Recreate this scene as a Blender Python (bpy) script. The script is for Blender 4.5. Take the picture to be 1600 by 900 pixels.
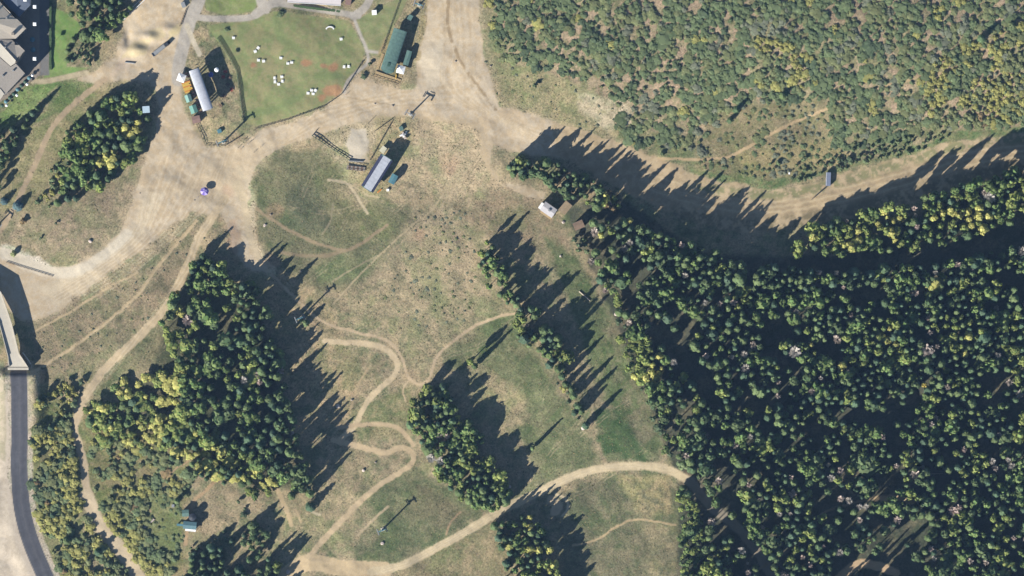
import bpy, bmesh, math, random
import numpy as np
from mathutils import Vector, Matrix

for o in list(bpy.data.objects):
    bpy.data.objects.remove(o)
scene = bpy.context.scene
col = scene.collection
PI = math.pi
R = math.radians
random.seed(7)
rng = np.random.default_rng(11)

# ------------------------------------------------------------------ camera, sky, sun, exposure
S = 0.4                                   # metres per photograph pixel
CAM_H = 3000.0
cam_data = bpy.data.cameras.new('camera')
cam = bpy.data.objects.new('camera', cam_data)
col.objects.link(cam)
cam.location = (0, 0, CAM_H)
cam.rotation_euler = (0, 0, 0)
cam_data.sensor_width = 36
cam_data.lens = 36 * CAM_H / (1600 * S)
cam_data.clip_start = 10
cam_data.clip_end = 30000
scene.camera = cam

HAZE = 1.3e-5
SUN_EL, SUN_AZ = 25.5, 225.0              # sun in the south-west, shadows to the north-east
world = bpy.data.worlds.new('World')
scene.world = world
world.use_nodes = True
wn = world.node_tree
bg = wn.nodes['Background']
sky = wn.nodes.new('ShaderNodeTexSky')
sky.sky_type = 'NISHITA'
sky.sun_disc = False
sky.sun_elevation = R(SUN_EL)
sky.sun_rotation = R(SUN_AZ)
sky.altitude = 2100
sky.air_density = 1.0
sky.dust_density = 0.6
sky.ozone_density = 1.5
wn.links.new(sky.outputs[0], bg.inputs[0])
bg.inputs[1].default_value = 0.05

sun_data = bpy.data.lights.new('sun', 'SUN')
sun = bpy.data.objects.new('sun', sun_data)
col.objects.link(sun)
sun_data.energy = 5.0
sun_data.angle = R(0.5)
sun_data.color = (1.0, 0.95, 0.86)
ce = math.cos(R(SUN_EL))
sdir = Vector((ce * math.cos(R(45)), ce * math.sin(R(45)), -math.sin(R(SUN_EL))))
sun.rotation_euler = sdir.to_track_quat('-Z', 'Y').to_euler()
sun.location = (-200, -200, 400)

scene.view_settings.view_transform = 'Standard'
scene.view_settings.look = 'None'
scene.view_settings.gamma = 1
scene.view_settings.exposure = 1.2
scene.render.engine = 'CYCLES'
scene.render.resolution_x = 1024
scene.render.resolution_y = 576

# ------------------------------------------------------------------ helpers
def W(px, py):
    return ((px - 800) * S, (450 - py) * S)

def s2l(c):
    c = np.asarray(c, float) / 255.0
    return np.where(c <= 0.04045, c / 12.92, ((c + 0.055) / 1.055) ** 2.4)

KC = np.array([0.66, 0.66, 0.66])         # photograph brightness to surface albedo
def A(*c):
    return np.clip(s2l(c) * KC, 0, 0.85)

def hsh(ix, iy, seed):
    n = (ix.astype(np.int64) * 374761393 + iy.astype(np.int64) * 668265263 + seed * 1442695041) & 0xffffffff
    n = ((n ^ (n >> 13)) * 1274126177) & 0xffffffff
    return ((n ^ (n >> 16)) & 0xffff) / 65535.0

def vnoise(x, y, seed):
    ix = np.floor(x); iy = np.floor(y)
    fx = x - ix; fy = y - iy
    fx = fx * fx * (3 - 2 * fx); fy = fy * fy * (3 - 2 * fy)
    a = hsh(ix, iy, seed); b = hsh(ix + 1, iy, seed); c = hsh(ix, iy + 1, seed); d = hsh(ix + 1, iy + 1, seed)
    return (a * (1 - fx) + b * fx) * (1 - fy) + (c * (1 - fx) + d * fx) * fy

def fbm(x, y, scale, seed, octv=4, rough=0.55):
    x = np.asarray(x, float) / scale; y = np.asarray(y, float) / scale
    t = 0; a = 1.0; s = 0
    for i in range(octv):
        t = t + a * vnoise(x + 17.3 * i, y - 9.1 * i, seed + i); s += a
        a *= rough; x = x * 2.03; y = y * 2.03
    return t / s

def spline(pts, n=8):
    p = [np.array(q, float) for q in pts]
    p = [2 * p[0] - p[1]] + p + [2 * p[-1] - p[-2]]
    out = []
    for i in range(1, len(p) - 2):
        for k in range(n):
            t = k / n
            out.append(0.5 * ((2 * p[i]) + (-p[i - 1] + p[i + 1]) * t + (2 * p[i - 1] - 5 * p[i] + 4 * p[i + 1] - p[i + 2]) * t * t
                              + (-p[i - 1] + 3 * p[i] - 3 * p[i + 1] + p[i + 2]) * t ** 3))
    out.append(p[-2])
    return np.array(out)

def seg_dist(X, Y, a, b):
    ax, ay = a; dx, dy = b[0] - ax, b[1] - ay
    L = dx * dx + dy * dy + 1e-9
    t = np.clip(((X - ax) * dx + (Y - ay) * dy) / L, 0, 1)
    return np.hypot(X - ax - t * dx, Y - ay - t * dy)

def in_poly(X, Y, poly):
    inside = np.zeros(np.shape(X), bool)
    n = len(poly)
    for i in range(n):
        x0, y0 = poly[i]; x1, y1 = poly[(i + 1) % n]
        if y0 == y1: continue
        c = ((y0 > Y) != (y1 > Y)) & (X < (x1 - x0) * (Y - y0) / (y1 - y0) + x0)
        inside ^= c
    return inside

def sm(e0, e1, x):
    t = np.clip((x - e0) / (e1 - e0), 0, 1)
    return t * t * (3 - 2 * t)

# ------------------------------------------------------------------ terrain
ASPHALT = [(30, 574), (31, 620), (31, 680), (30, 730), (34, 790), (46, 840), (66, 890), (84, 930)]
ASPH = spline(ASPHALT)

def terrain(px, py):
    """height in metres at photograph pixels"""
    px = np.asarray(px, float); py = np.asarray(py, float)
    def g(cx, cy, rx, ry, h):
        return h * np.exp(-(((px - cx) / rx) ** 2 + ((py - cy) / ry) ** 2))
    z = g(330, 780, 120, 110, 5.0) + g(1250, 60, 420, 130, 7.0) + g(140, 330, 110, 60, 2.0)
    z = z + g(236, 58, 16, 9, 2.6) + g(214, 78, 16, 9, 2.6) + g(262, 46, 14, 8, 1.6) - g(200, 60, 6, 16, 1.2) + g(700, 680, 60, 90, 1.5)
    z = z + (fbm(px, py, 130, 5, 3) - 0.5) * 5.0 + (fbm(px, py, 22, 9, 3) - 0.5) * 0.9
    # road embankment south of the bridge
    m = (px < 200) & (py > 480)
    if np.any(m):
        d = np.full(px.shape, 1e9)
        for a, b in zip(ASPH[:-1:3], ASPH[3::3]):
            d = np.where(m, np.minimum(d, seg_dist(px, py, a, b)), d)
        hgt = 5.0 * sm(760, 574, py) + 0.0
        e = sm(46, 21, d) * sm(566, 574, py)
        z = z * (1 - sm(46, 21, d) * m) + np.where(m, e * hgt, 0)
    f = sm(120, 60, px) * sm(590, 570, py) * sm(390, 430, py)
    z = z * (1 - f)
    return z

def T(px, py):
    return float(terrain(np.array([float(px)]), np.array([float(py)]))[0])

def G(px, py, dz=0.0):
    x, y = W(px, py)
    return Vector((x, y, T(px, py) + dz))

STEP = 1.6
fx = np.arange(-24, 1624 + STEP, STEP)
fy = np.arange(-24, 924 + STEP, STEP)
ext = np.array(list(range(5, 125, 6)) + [135, 155, 185, 230, 300, 420, 700, 1500, 3500, 8000, 16000], float)
gx = np.concatenate([fx[0] - ext[::-1], fx, fx[-1] + ext])
gy = np.concatenate([fy[0] - ext[::-1], fy, fy[-1] + ext])
X, Y = np.meshgrid(gx, gy)
Z = terrain(X, Y)
HN, WN = X.shape
wx = X + (fbm(X, Y, 16, 31, 3) - 0.5) * 11
wy = Y + (fbm(X, Y, 16, 47, 3) - 0.5) * 11
lx = X + (fbm(X, Y, 9, 61, 2) - 0.5) * 3
ly = Y + (fbm(X, Y, 9, 67, 2) - 0.5) * 3

def window(pts, pad):
    p = np.array(pts)
    j0, j1 = np.searchsorted(gx, [p[:, 0].min() - pad, p[:, 0].max() + pad])
    i0, i1 = np.searchsorted(gy, [p[:, 1].min() - pad, p[:, 1].max() + pad])
    return slice(i0, max(i1, i0 + 1)), slice(j0, max(j1, j0 + 1))

def poly_mask(poly, soft=5, warp=True):
    w = window(poly, soft + 14)
    XX, YY = (wx[w], wy[w]) if warp else (X[w], Y[w])
    ins = in_poly(XX, YY, poly)
    d = np.full(XX.shape, 1e9)
    n = len(poly)
    for i in range(n):
        d = np.minimum(d, seg_dist(XX, YY, poly[i], poly[(i + 1) % n]))
    sd = np.where(ins, d, -d)
    return w, sm(-soft / 2, soft / 2, sd)

def stroke_mask(pts, width, soft=2.5, warp=True):
    sp = spline(pts)
    w = window(sp, width + soft + 8)
    XX, YY = (lx[w], ly[w]) if warp else (X[w], Y[w])
    d = np.full(XX.shape, 1e9)
    for a, b in zip(sp[:-1], sp[1:]):
        d = np.minimum(d, seg_dist(XX, YY, a, b))
    return w, sm(width / 2 + soft / 2, width / 2 - soft / 2, d)

# --- surface colour of the ground (dry grass, soil, gravel) painted on the vertices
n1 = fbm(X, Y, 60, 101, 4); n2 = fbm(X, Y, 14, 103, 4, 0.65); n3 = fbm(X, Y, 5, 107, 3, 0.7); n4 = fbm(X, Y, 28, 109, 4, 0.6)
def mix(a, b, t): return a * (1 - t[..., None]) + b * t[..., None]
def full(c): return np.broadcast_to(A(*c), X.shape + (3,)).copy()
C = mix(full((168, 152, 122)), full((128, 128, 96)), sm(0.42, 0.66, n2))
C = mix(C, full((176, 156, 124)), sm(0.52, 0.72, n4) * 0.8)
C = mix(C, full((105, 110, 80)), sm(0.58, 0.75, n3) * 0.35)
REG = np.zeros(X.shape, np.int8)          # 0 ground 1 lawn 2 dirt_road 3 trail 4 gravel_path 5 asphalt

def paint(wm, c, amt=1.0, breakup=None, c2=None):
    w, m = wm
    if breakup is not None:
        m = m * sm(breakup[0], breakup[1], n2[w] * 0.6 + n3[w] * 0.4)
    base = np.broadcast_to(A(*c), m.shape + (3,))
    if c2 is not None:
        base = mix(base, np.broadcast_to(A(*c2), m.shape + (3,)), sm(0.4, 0.62, n2[w] * 0.5 + n3[w] * 0.5))
    C[w] = mix(C[w], base, m * amt)

def region(wm, idx, thr=0.5):
    w, m = wm
    REG[w] = np.where(m > thr, idx, REG[w])

# broad meadows
paint(poly_mask([(395, 270), (440, 235), (500, 235), (550, 290), (640, 330), (640, 380), (560, 450), (470, 450), (400, 370)], 20), (114, 115, 86), .92, c2=(126, 123, 92))
paint(poly_mask([(445, 300), (470, 280), (515, 310), (520, 360), (480, 370), (440, 350)], 14), (100, 103, 80), .85, c2=(108, 110, 84))
paint(poly_mask([(500, 265), (520, 240), (545, 285), (600, 330), (620, 370), (540, 380), (505, 330)], 18), (132, 130, 92), .6)
paint(poly_mask([(490, 420), (540, 395), (590, 400), (580, 430), (500, 445)], 14), (112, 124, 84), .7)
paint(poly_mask([(650, 330), (760, 330), (760, 450), (740, 520), (640, 520), (560, 500), (560, 460)], 30), (178, 160, 130), .88, c2=(146, 136, 108))
paint(poly_mask([(640, 360), (720, 340), (750, 400), (740, 480), (690, 500), (640, 440)], 20), (188, 168, 134), .75, (.36, .56))
paint(poly_mask([(770, 280), (840, 300), (880, 360), (900, 430), (850, 400), (800, 370), (750, 370), (700, 320)], 22), (155, 136, 110), .9, c2=(143, 130, 104))
paint(poly_mask([(850, 370), (900, 400), (950, 490), (1000, 600), (1040, 700), (1000, 720), (940, 600), (900, 500)], 14), (116, 122, 86), .94, c2=(100, 112, 74))
paint(poly_mask([(700, 490), (810, 490), (850, 570), (920, 690), (940, 730), (850, 750), (800, 660), (740, 600), (690, 560)], 16), (122, 125, 90), .94, c2=(108, 116, 80))
paint(poly_mask([(930, 640), (990, 640), (1010, 720), (950, 722), (935, 690)], 8), (78, 100, 62), .92)
paint(poly_mask([(890, 460), (935, 500), (1000, 630), (980, 660), (930, 600)], 12), (104, 116, 76), .7)
paint(poly_mask([(945, 470), (975, 540), (1025, 680), (1000, 700), (960, 600), (940, 520)], 10), (150, 138, 112), .7, (.35, .6))
paint(poly_mask([(770, 580), (820, 620), (815, 660), (780, 660), (740, 610)], 10), (182, 162, 126), .8, (.3, .55))
paint(poly_mask([(560, 760), (640, 735), (700, 760), (750, 800), (700, 840), (620, 880), (560, 870), (600, 820)], 16), (98, 108, 76), .92, c2=(116, 118, 86))
paint(poly_mask([(640, 750), (690, 770), (730, 800), (690, 830), (640, 800)], 14), (130, 122, 94), .7)
paint(poly_mask([(430, 760), (500, 740), (560, 700), (590, 760), (560, 820), (480, 880), (430, 850)], 16), (176, 158, 124), .7, c2=(150, 142, 108))
paint(poly_mask([(880, 770), (960, 740), (1060, 760), (1062, 900), (880, 910), (870, 830)], 16), (122, 118, 92), .9, c2=(108, 111, 82))
paint(poly_mask([(965, 745), (1045, 740), (1050, 800), (1010, 810), (990, 790)], 10), (184, 164, 124), .85, (.3, .55))
paint(poly_mask([(1005, 820), (1060, 815), (1055, 905), (1010, 905)], 14), (168, 150, 118), .6, (.38, .6))
paint(poly_mask([(620, 885), (760, 815), (800, 850), (800, 910), (620, 910)], 16), (158, 142, 110), .9, c2=(138, 130, 98))
paint(poly_mask([(540, 640), (600, 620), (640, 600), (650, 680), (560, 690)], 14), (146, 138, 100), .7, c2=(124, 128, 88))
paint(poly_mask([(515, 560), (600, 560), (590, 600), (530, 650)], 14), (166, 148, 118), .8, c2=(138, 130, 100))
paint(poly_mask([(560, 450), (700, 440), (760, 500), (660, 590), (600, 520), (540, 510)], 26), (182, 164, 130), .85, c2=(156, 146, 114))
# left side
paint(poly_mask([(60, 330), (240, 230), (230, 270), (200, 340), (150, 400), (60, 410), (0, 390), (0, 330)], 12), (166, 148, 122), .9, c2=(150, 138, 110))
paint(poly_mask([(0, 250), (60, 200), (130, 130), (190, 130), (120, 190), (80, 270), (60, 330), (0, 330)], 14), (140, 136, 96), .9, c2=(160, 148, 112))
paint(poly_mask([(90, 128), (150, 122), (150, 150), (100, 170), (60, 190), (30, 215), (90, 150)], 8), (112, 128, 78), .8)
paint(poly_mask([(40, 135), (95, 125), (40, 185), (0, 205), (0, 175)], 6), (128, 148, 90), .9)
paint(poly_mask([(60, 470), (230, 440), (300, 350), (320, 345), (290, 430), (200, 530), (60, 600), (50, 560)], 12), (158, 140, 114), .9, c2=(136, 126, 100))
paint(poly_mask([(200, 540), (290, 450), (290, 560), (180, 590), (130, 640)], 12), (140, 132, 100), .9, c2=(122, 122, 90))
paint(poly_mask([(340, 340), (395, 330), (410, 410), (365, 410)], 10), (180, 150, 120), .9, c2=(168, 140, 112))
paint(poly_mask([(50, 600), (130, 650), (130, 900), (60, 900), (46, 700)], 14), (146, 140, 100), .9, c2=(120, 124, 82))
paint(poly_mask([(130, 640), (300, 650), (290, 900), (180, 900), (130, 760)], 14), (146, 134, 96), .9, c2=(122, 124, 78))
paint(poly_mask([(190, 770), (280, 760), (290, 860), (260, 900), (200, 860)], 14), (112, 122, 78), .9, c2=(124, 126, 84))
paint(poly_mask([(285, 790), (345, 745), (390, 780), (370, 820), (330, 840), (285, 865), (280, 850), (290, 825)], 10), (168, 150, 120), .95, c2=(154, 140, 112))
paint(poly_mask([(420, 430), (470, 430), (520, 480), (560, 600), (540, 680), (440, 600)], 14), (184, 160, 126), .8, c2=(150, 138, 106))
# scrub hillside
paint(poly_mask([(755, -30), (1700, -30), (1700, 205), (1450, 215), (1300, 240), (1180, 285), (1040, 250), (960, 215), (900, 190), (800, 170), (770, 100)], 16), (150, 140, 106), .95, c2=(124, 128, 92))
paint(poly_mask([(755, -30), (1700, -30), (1700, 200), (960, 210), (800, 100)], 16), (186, 160, 134), .9, (.42, .52))
paint(poly_mask([(1100, 170), (1290, 150), (1300, 200), (1200, 285), (1080, 275), (1100, 240)], 18), (146, 132, 102), .9, c2=(128, 124, 88))
paint(poly_mask([(1260, -10), (1480, -10), (1400, 60), (1290, 50)], 22), (168, 146, 120), .8)
paint(poly_mask([(770, 100), (850, 110), (960, 160), (970, 215), (880, 200), (790, 165)], 12), (170, 156, 120), .9, c2=(146, 142, 104))
paint(poly_mask([(900, 140), (985, 160), (990, 195), (950, 205), (905, 175)], 10), (202, 186, 156), .85, (.3, .5))
paint(poly_mask([(1070, 262), (1200, 280), (1350, 255), (1500, 205), (1700, 192), (1700, 204), (1500, 218), (1380, 250), (1200, 296), (1080, 288)], 6), (98, 122, 76), .9, c2=(132, 132, 92))
paint(poly_mask([(1150, 240), (1300, 220), (1330, 250), (1250, 275), (1170, 275)], 12), (160, 146, 104), .7)

# forest floors, colour darkened to imitate the full shade under the trees
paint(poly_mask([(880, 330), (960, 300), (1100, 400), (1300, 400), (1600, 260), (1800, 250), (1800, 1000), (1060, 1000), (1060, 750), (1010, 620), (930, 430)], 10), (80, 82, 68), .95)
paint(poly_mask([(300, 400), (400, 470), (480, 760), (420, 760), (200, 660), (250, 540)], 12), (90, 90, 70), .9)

def rut(pts, w, c, amt): paint(stroke_mask(pts, w, 1.8), c, amt, (.3, .5))
DIRT = (198, 182, 157); DIRT2 = (190, 170, 136)
dirt_main = [(120, 122), (150, 112), (178, 88), (192, 58), (192, 34), (235, -30), (300, -30), (290, 60), (277, 110), (290, 175), (312, 208), (322, 230), (372, 228),
    (400, 206), (450, 191), (505, 172), (532, 150), (562, 118), (590, 130), (625, 138), (648, 140), (652, 100), (664, 40), (672, -30), (742, -30), (752, 60),
    (764, 110), (780, 165), (862, 188), (930, 215), (1000, 235), (1000, 265), (930, 262), (870, 245), (800, 240), (772, 225), (768, 260), (785, 285), (850, 300), (850, 314), (800, 296), (768, 275), (752, 240), (750, 205),
    (725, 192), (660, 190), (650, 176), (625, 182), (560, 192), (490, 212), (440, 232), (410, 250), (394, 270), (388, 330), (396, 372), (412, 405), (424, 425), (396, 425), (366, 398), (352, 345), (345, 325),
    (328, 335), (300, 330), (270, 350), (238, 380), (200, 402), (150, 440), (100, 480), (56, 500), (30, 500), (0, 470), (0, 430), (-30, 400), (-30, 388), (10, 402), (50, 424), (84, 430), (120, 412),
    (155, 395), (184, 365), (206, 318), (222, 262), (240, 215), (250, 165), (235, 130), (200, 126), (150, 128)]
w_, m_ = poly_mask(dirt_main, 34); paint((w_, np.clip(m_ * 1.6, 0, 1)), (190, 170, 140), .8, (.36, .54))
mm = poly_mask(dirt_main, 8)
paint(mm, DIRT, 1, c2=(192, 172, 142)); region(mm, 2)
mm = poly_mask([(862, 188), (960, 219), (1040, 252), (1100, 276), (1200, 297), (1260, 288), (1330, 268), (1400, 249), (1470, 226), (1540, 214), (1660, 208), (1660, 262), (1500, 292), (1400, 322), (1300, 348), (1200, 362), (1130, 362), (1050, 332), (960, 292), (870, 242)], 6)
paint(mm, (186, 166, 134), 1, c2=(172, 152, 120)); region(mm, 2)
for k in range(7):
    rut([(1000, 262 + 6 * k), (1100, 292 + 6 * k), (1200, 312 + 4 * k), (1300, 292 + 5 * k), (1400, 268 + 5 * k), (1500, 236 + 5 * k), (1610, 222 + 4 * k)], 2.2, [(160, 142, 112), (204, 186, 152)][k % 2], .6)
paint(stroke_mask([(1080, 290), (1180, 304), (1260, 298), (1340, 276), (1420, 252), (1500, 228), (1610, 214)], 16, 10), (128, 130, 92), .85, (.40, .56))
paint(stroke_mask([(1060, 330), (1150, 352), (1250, 345), (1400, 310), (1500, 280), (1610, 255)], 22, 12), (120, 112, 86), .8, (.36, .56))
paint(poly_mask([(270, 300), (345, 240), (440, 215), (380, 290), (350, 320)], 24), (206, 186, 154), .7)
paint(poly_mask([(60, 450), (150, 405), (200, 370), (230, 300), (260, 300), (220, 380), (150, 440), (90, 480)], 16), (210, 194, 166), .8)
paint(poly_mask([(0, 380), (60, 400), (90, 425), (60, 428), (0, 404)], 6), (216, 204, 184), .9)
mm = stroke_mask([(-30, 386), (15, 398), (45, 413), (75, 424), (115, 424), (160, 402), (200, 366)], 17, 6); paint(mm, (214, 202, 180), .9); region(mm, 2)
paint(poly_mask([(655, 90), (690, 60), (692, 130), (665, 150)], 10), (206, 192, 168), .8)
paint(poly_mask([(190, 90), (215, 70), (200, 110), (175, 115)], 12), (206, 186, 164), .8)
paint(poly_mask([(205, 70), (222, 62), (235, 66), (228, 85), (205, 92), (190, 96)], 4), (198, 182, 144), .8)
paint(poly_mask([(232, 50), (250, 42), (258, 55), (245, 66), (232, 68)], 4), (200, 184, 146), .8)
paint(poly_mask([(262, 48), (280, 35), (286, 50), (262, 62)], 5), (200, 184, 138), .7)
# ruts and drift lines on the dirt
for k in range(26):
    t = k / 25
    rut([(250 + 120 * t, 235 + 12 * math.sin(k)), (225 + 110 * t, 300 + 10 * t), (205 + 75 * t, 370 - 6 * t), (130 + 90 * t, 430 - 12 * t), (60 + 90 * t, 470)], 1.8, [(186, 166, 134), (214, 198, 170), (180, 158, 128)][k % 3], .45)
for k in range(10):
    rut([(690 + 5 * k, -20), (695 + 5 * k, 60), (690 + 6 * k, 130), (740 + 4 * k, 170 + k), (850, 205 + 3 * k)], 1.8, [(182, 160, 126), (212, 196, 168)][k % 2], .45)
for k in range(8):
    rut([(410 + 6 * k, 240 - 3 * k), (500, 195 - 4 * k + 6), (600, 168 - 3 * k), (700, 165 - 5 * k)], 1.8, [(182, 160, 126), (212, 196, 168)][k % 2], .4)
rut([(701, -20), (700, 40), (712, 78), (725, 105), (750, 140), (775, 172)], 5, (150, 130, 100), .8)
rut([(664, -20), (662, 30), (652, 90)], 10, (168, 150, 112), .8)
rut([(540, 150), (585, 160), (620, 165)], 2, (160, 140, 110), .6)
paint(stroke_mask([(690, 330), (702, 270), (735, 205)], 3, 2), (172, 156, 130), .7)
paint(poly_mask([(560, 200), (600, 180), (660, 180), (750, 195), (775, 250), (790, 290), (730, 320), (670, 300), (640, 310), (600, 310), (560, 320), (530, 300), (540, 260)], 30), (188, 168, 136), .9, (.26, .48))
paint(poly_mask([(540, 195), (600, 180), (620, 190), (590, 240), (560, 270), (530, 262), (500, 225)], 14), (190, 174, 142), .8)
paint(poly_mask([(640, 185), (745, 195), (770, 240), (770, 270), (720, 300), (680, 270), (640, 230)], 26), (192, 172, 140), .75)
paint(poly_mask([(730, 560), (800, 600), (830, 650), (800, 670), (760, 620), (720, 590)], 14), (182, 164, 130), .5)
paint(stroke_mask([(372, 290), (386, 330), (393, 372), (408, 405), (424, 424)], 15, 6), (204, 186, 154), .9)
paint(stroke_mask([(372, 262), (392, 300), (396, 350)], 8, 5), (206, 190, 160), .7)
# reddish soil
for cx, cy, rx, ry in [(365, 370, 10, 30), (425, 410, 16, 9), (430, 330, 16, 12), (700, 255, 16, 16), (655, 365, 12, 10), (355, 300, 10, 10), (1070, 745, 10, 8)]:
    paint(poly_mask([(cx + rx * math.cos(a), cy + ry * math.sin(a)) for a in np.linspace(0, 2 * PI, 10)[:-1]], 9), (174, 138, 114), .38)

# lawns
LAWN = [(322, 40), (345, 36), (392, 32), (428, 17), (545, 32), (556, 50), (570, 80), (562, 104), (545, 122), (530, 146), (505, 165), (450, 184), (400, 197), (384, 192), (378, 150), (368, 108), (345, 72)]
for poly, c, c2 in [(LAWN, (132, 141, 94), (146, 143, 102)),
                    ([(318, -30), (404, -30), (404, 2), (396, 18), (350, 24), (322, 16)], (128, 142, 86), (140, 146, 98)),
                    ([(556, 32), (590, 12), (640, -10), (628, 20), (604, 60), (592, 88), (576, 84)], (132, 140, 96), (146, 144, 104)),
                    ([(83, 12), (105, 20), (128, 40), (118, 60), (106, 70), (104, 104), (140, 106), (100, 118), (68, 122), (78, 100), (82, 60)], (118, 148, 82), (132, 150, 92))]:
    mm = poly_mask(poly, 3, False); paint(mm, c, 1, c2=c2); region(mm, 1)
paint(poly_mask([(420, 60), (480, 70), (470, 130), (410, 140), (400, 90)], 20), (154, 146, 108), .55, (.35, .55))
for cx, cy, rx, ry in [(480, 97, 9, 5), (519, 105, 9, 6), (518, 141, 15, 10), (398, 103, 5, 5), (506, 102, 5, 4), (505, 152, 7, 4)]:
    paint(poly_mask([(cx + rx * math.cos(a), cy + ry * math.sin(a)) for a in np.linspace(0, 2 * PI, 12)[:-1]], 5), (170, 126, 96), .8)
for pts in [[(380, 180), (430, 170), (470, 150)], [(330, 55), (360, 66)], [(430, 30), (440, 60), (470, 80)], [(495, 120), (530, 118)]]:
    paint(stroke_mask(pts, 12, 8), (112, 134, 84), .6, (.35, .55))

# trails
TR = (196, 174, 142)
trails = [([(165, 124), (130, 150), (85, 195), (55, 255), (22, 325), (-10, 375)], 9, (176, 156, 128)),
    ([(52, 582), (110, 545), (170, 500), (215, 460), (255, 405), (308, 345)], 5, (192, 172, 138)),
    ([(54, 518), (110, 487), (160, 455), (215, 425)], 3.5, (188, 168, 134)),
    ([(352, 310), (312, 370), (288, 425), (260, 478), (215, 528), (165, 575), (120, 640)], 13, (198, 178, 146)),
    ([(130, 636), (116, 668), (130, 720), (136, 765), (155, 815), (190, 855), (215, 905)], 12, (196, 176, 146)),
    ([(424, 428), (465, 470), (505, 503), (560, 520), (600, 530), (625, 553), (638, 588), (654, 600), (671, 592), (680, 562), (700, 540), (740, 510), (790, 492), (826, 487)], 4.5, TR),
    ([(640, 592), (630, 610), (634, 626)], 2.5, TR),
    ([(508, 533), (575, 538), (605, 548), (621, 568), (614, 588), (590, 610), (570, 634), (556, 662), (530, 690)], 9, (204, 184, 150)),
    ([(520, 688), (575, 701), (603, 708), (622, 700), (643, 706), (645, 722), (628, 736), (590, 760), (560, 787), (530, 817), (500, 850), (465, 890), (450, 915)], 9, (198, 176, 142)),
    ([(530, 668), (580, 663), (620, 668), (645, 695)], 7, (190, 168, 136)),
    ([(440, 905), (480, 880), (540, 888), (600, 890)], 26, (200, 178, 142)),
    ([(580, 893), (620, 886), (660, 868), (720, 835), (780, 800), (830, 775), (880, 750), (930, 734), (990, 728), (1040, 733), (1078, 752)], 13, (206, 188, 154)),
    ([(1078, 752), (1110, 790), (1150, 822), (1185, 865), (1215, 915)], 15, (150, 140, 122)),  # pale road continued, painted greyer to carry the forest shade
    ([(868, 772), (884, 780), (887, 795), (878, 806)], 4, (206, 188, 154)),
    ([(862, 780), (872, 790), (866, 800)], 14, (196, 176, 144)),
    ([(895, 853), (935, 842), (965, 822), (990, 812), (1030, 816), (1056, 820)], 3, (186, 164, 128)),
    ([(716, 262), (680, 322), (640, 356), (600, 392), (560, 432), (522, 474)], 2.6, (178, 162, 130)),
    ([(722, 266), (688, 326), (648, 362), (606, 398)], 2, (172, 156, 126)),
    ([(512, 281), (540, 286), (553, 300), (564, 318), (574, 333)], 4, (200, 184, 152)),
    ([(545, 287), (560, 296), (575, 305), (592, 308)], 3, (192, 176, 142)),
    ([(400, 325), (435, 350), (485, 376), (535, 391), (565, 380), (605, 352)], 5, (158, 140, 112)),
    ([(520, 318), (516, 345), (504, 366)], 3, (152, 142, 114)),
    ([(440, 395), (500, 400), (540, 392)], 6, (152, 136, 108)),
    ([(520, 440), (560, 415), (590, 400)], 2.5, (160, 148, 118)),
    ([(1030, 248), (1110, 248), (1150, 240), (1210, 206), (1290, 170), (1340, 148)], 4.5, (186, 162, 126)),
    ([(1380, 135), (1430, 122), (1480, 112), (1520, 88), (1560, 60), (1605, 20)], 5, (176, 154, 118)),
    ([(430, 760), (445, 790), (455, 820)], 7, (190, 168, 132)),
    ([(462, 795), (470, 815)], 3, (190, 168, 132)),
    ([(480, 795), (500, 805)], 3, (200, 186, 156)),
    ([(345, 745), (318, 770), (300, 790), (290, 850)], 6, (176, 150, 116)),
    ([(560, 835), (585, 810), (607, 792)], 4, (186, 168, 136)),
    ([(330, 690), (300, 715), (240, 760), (228, 780), (235, 800)], 3, (168, 144, 114)),
    ([(720, 800), (705, 815), (697, 835)], 3, (166, 142, 112)),
    ([(547, 640), (560, 600), (575, 575)], 3, (176, 156, 122)),
    ([(1170, 900), (1260, 840), (1290, 800), (1400, 770)], 4, (150, 136, 110)),
    ([(1310, 905), (1340, 882), (1370, 884), (1400, 895)], 14, (204, 176, 140)),
    ([(1370, 782), (1400, 778), (1425, 784)], 10, (196, 172, 134))]
for pts, w_, c in trails:
    mm = stroke_mask(pts, w_, 3 if w_ > 5 else 2); paint(mm, c, .95); region(mm, 3)
for pts in [[(53, 579), (111, 542), (171, 497), (216, 457), (256, 402), (309, 342)]]:
    paint(stroke_mask(pts, 1.5, 1.2), (170, 150, 116), .6)
for k in range(5):
    rut([(350 + 3 * k - 6, 310), (310 + 3 * k - 6, 370), (286 + 3 * k - 6, 430), (213 + 3 * k - 6, 528), (118 + 3 * k, 640)], 1.4, [(180, 160, 126), (212, 196, 166)][k % 2], .5)
    rut([(600, 888 + 2 * k), (660, 866 + 2 * k), (780, 796 + 2 * k), (930, 729 + 2 * k), (1040, 729 + 2 * k), (1070, 746)], 1.2, [(186, 166, 132), (216, 200, 168)][k % 2], .5)

mm = stroke_mask([(136, 775), (155, 820), (188, 858), (222, 910)], 22, 4); paint(mm, (198, 180, 150), .95); region(mm, 3)
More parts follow.
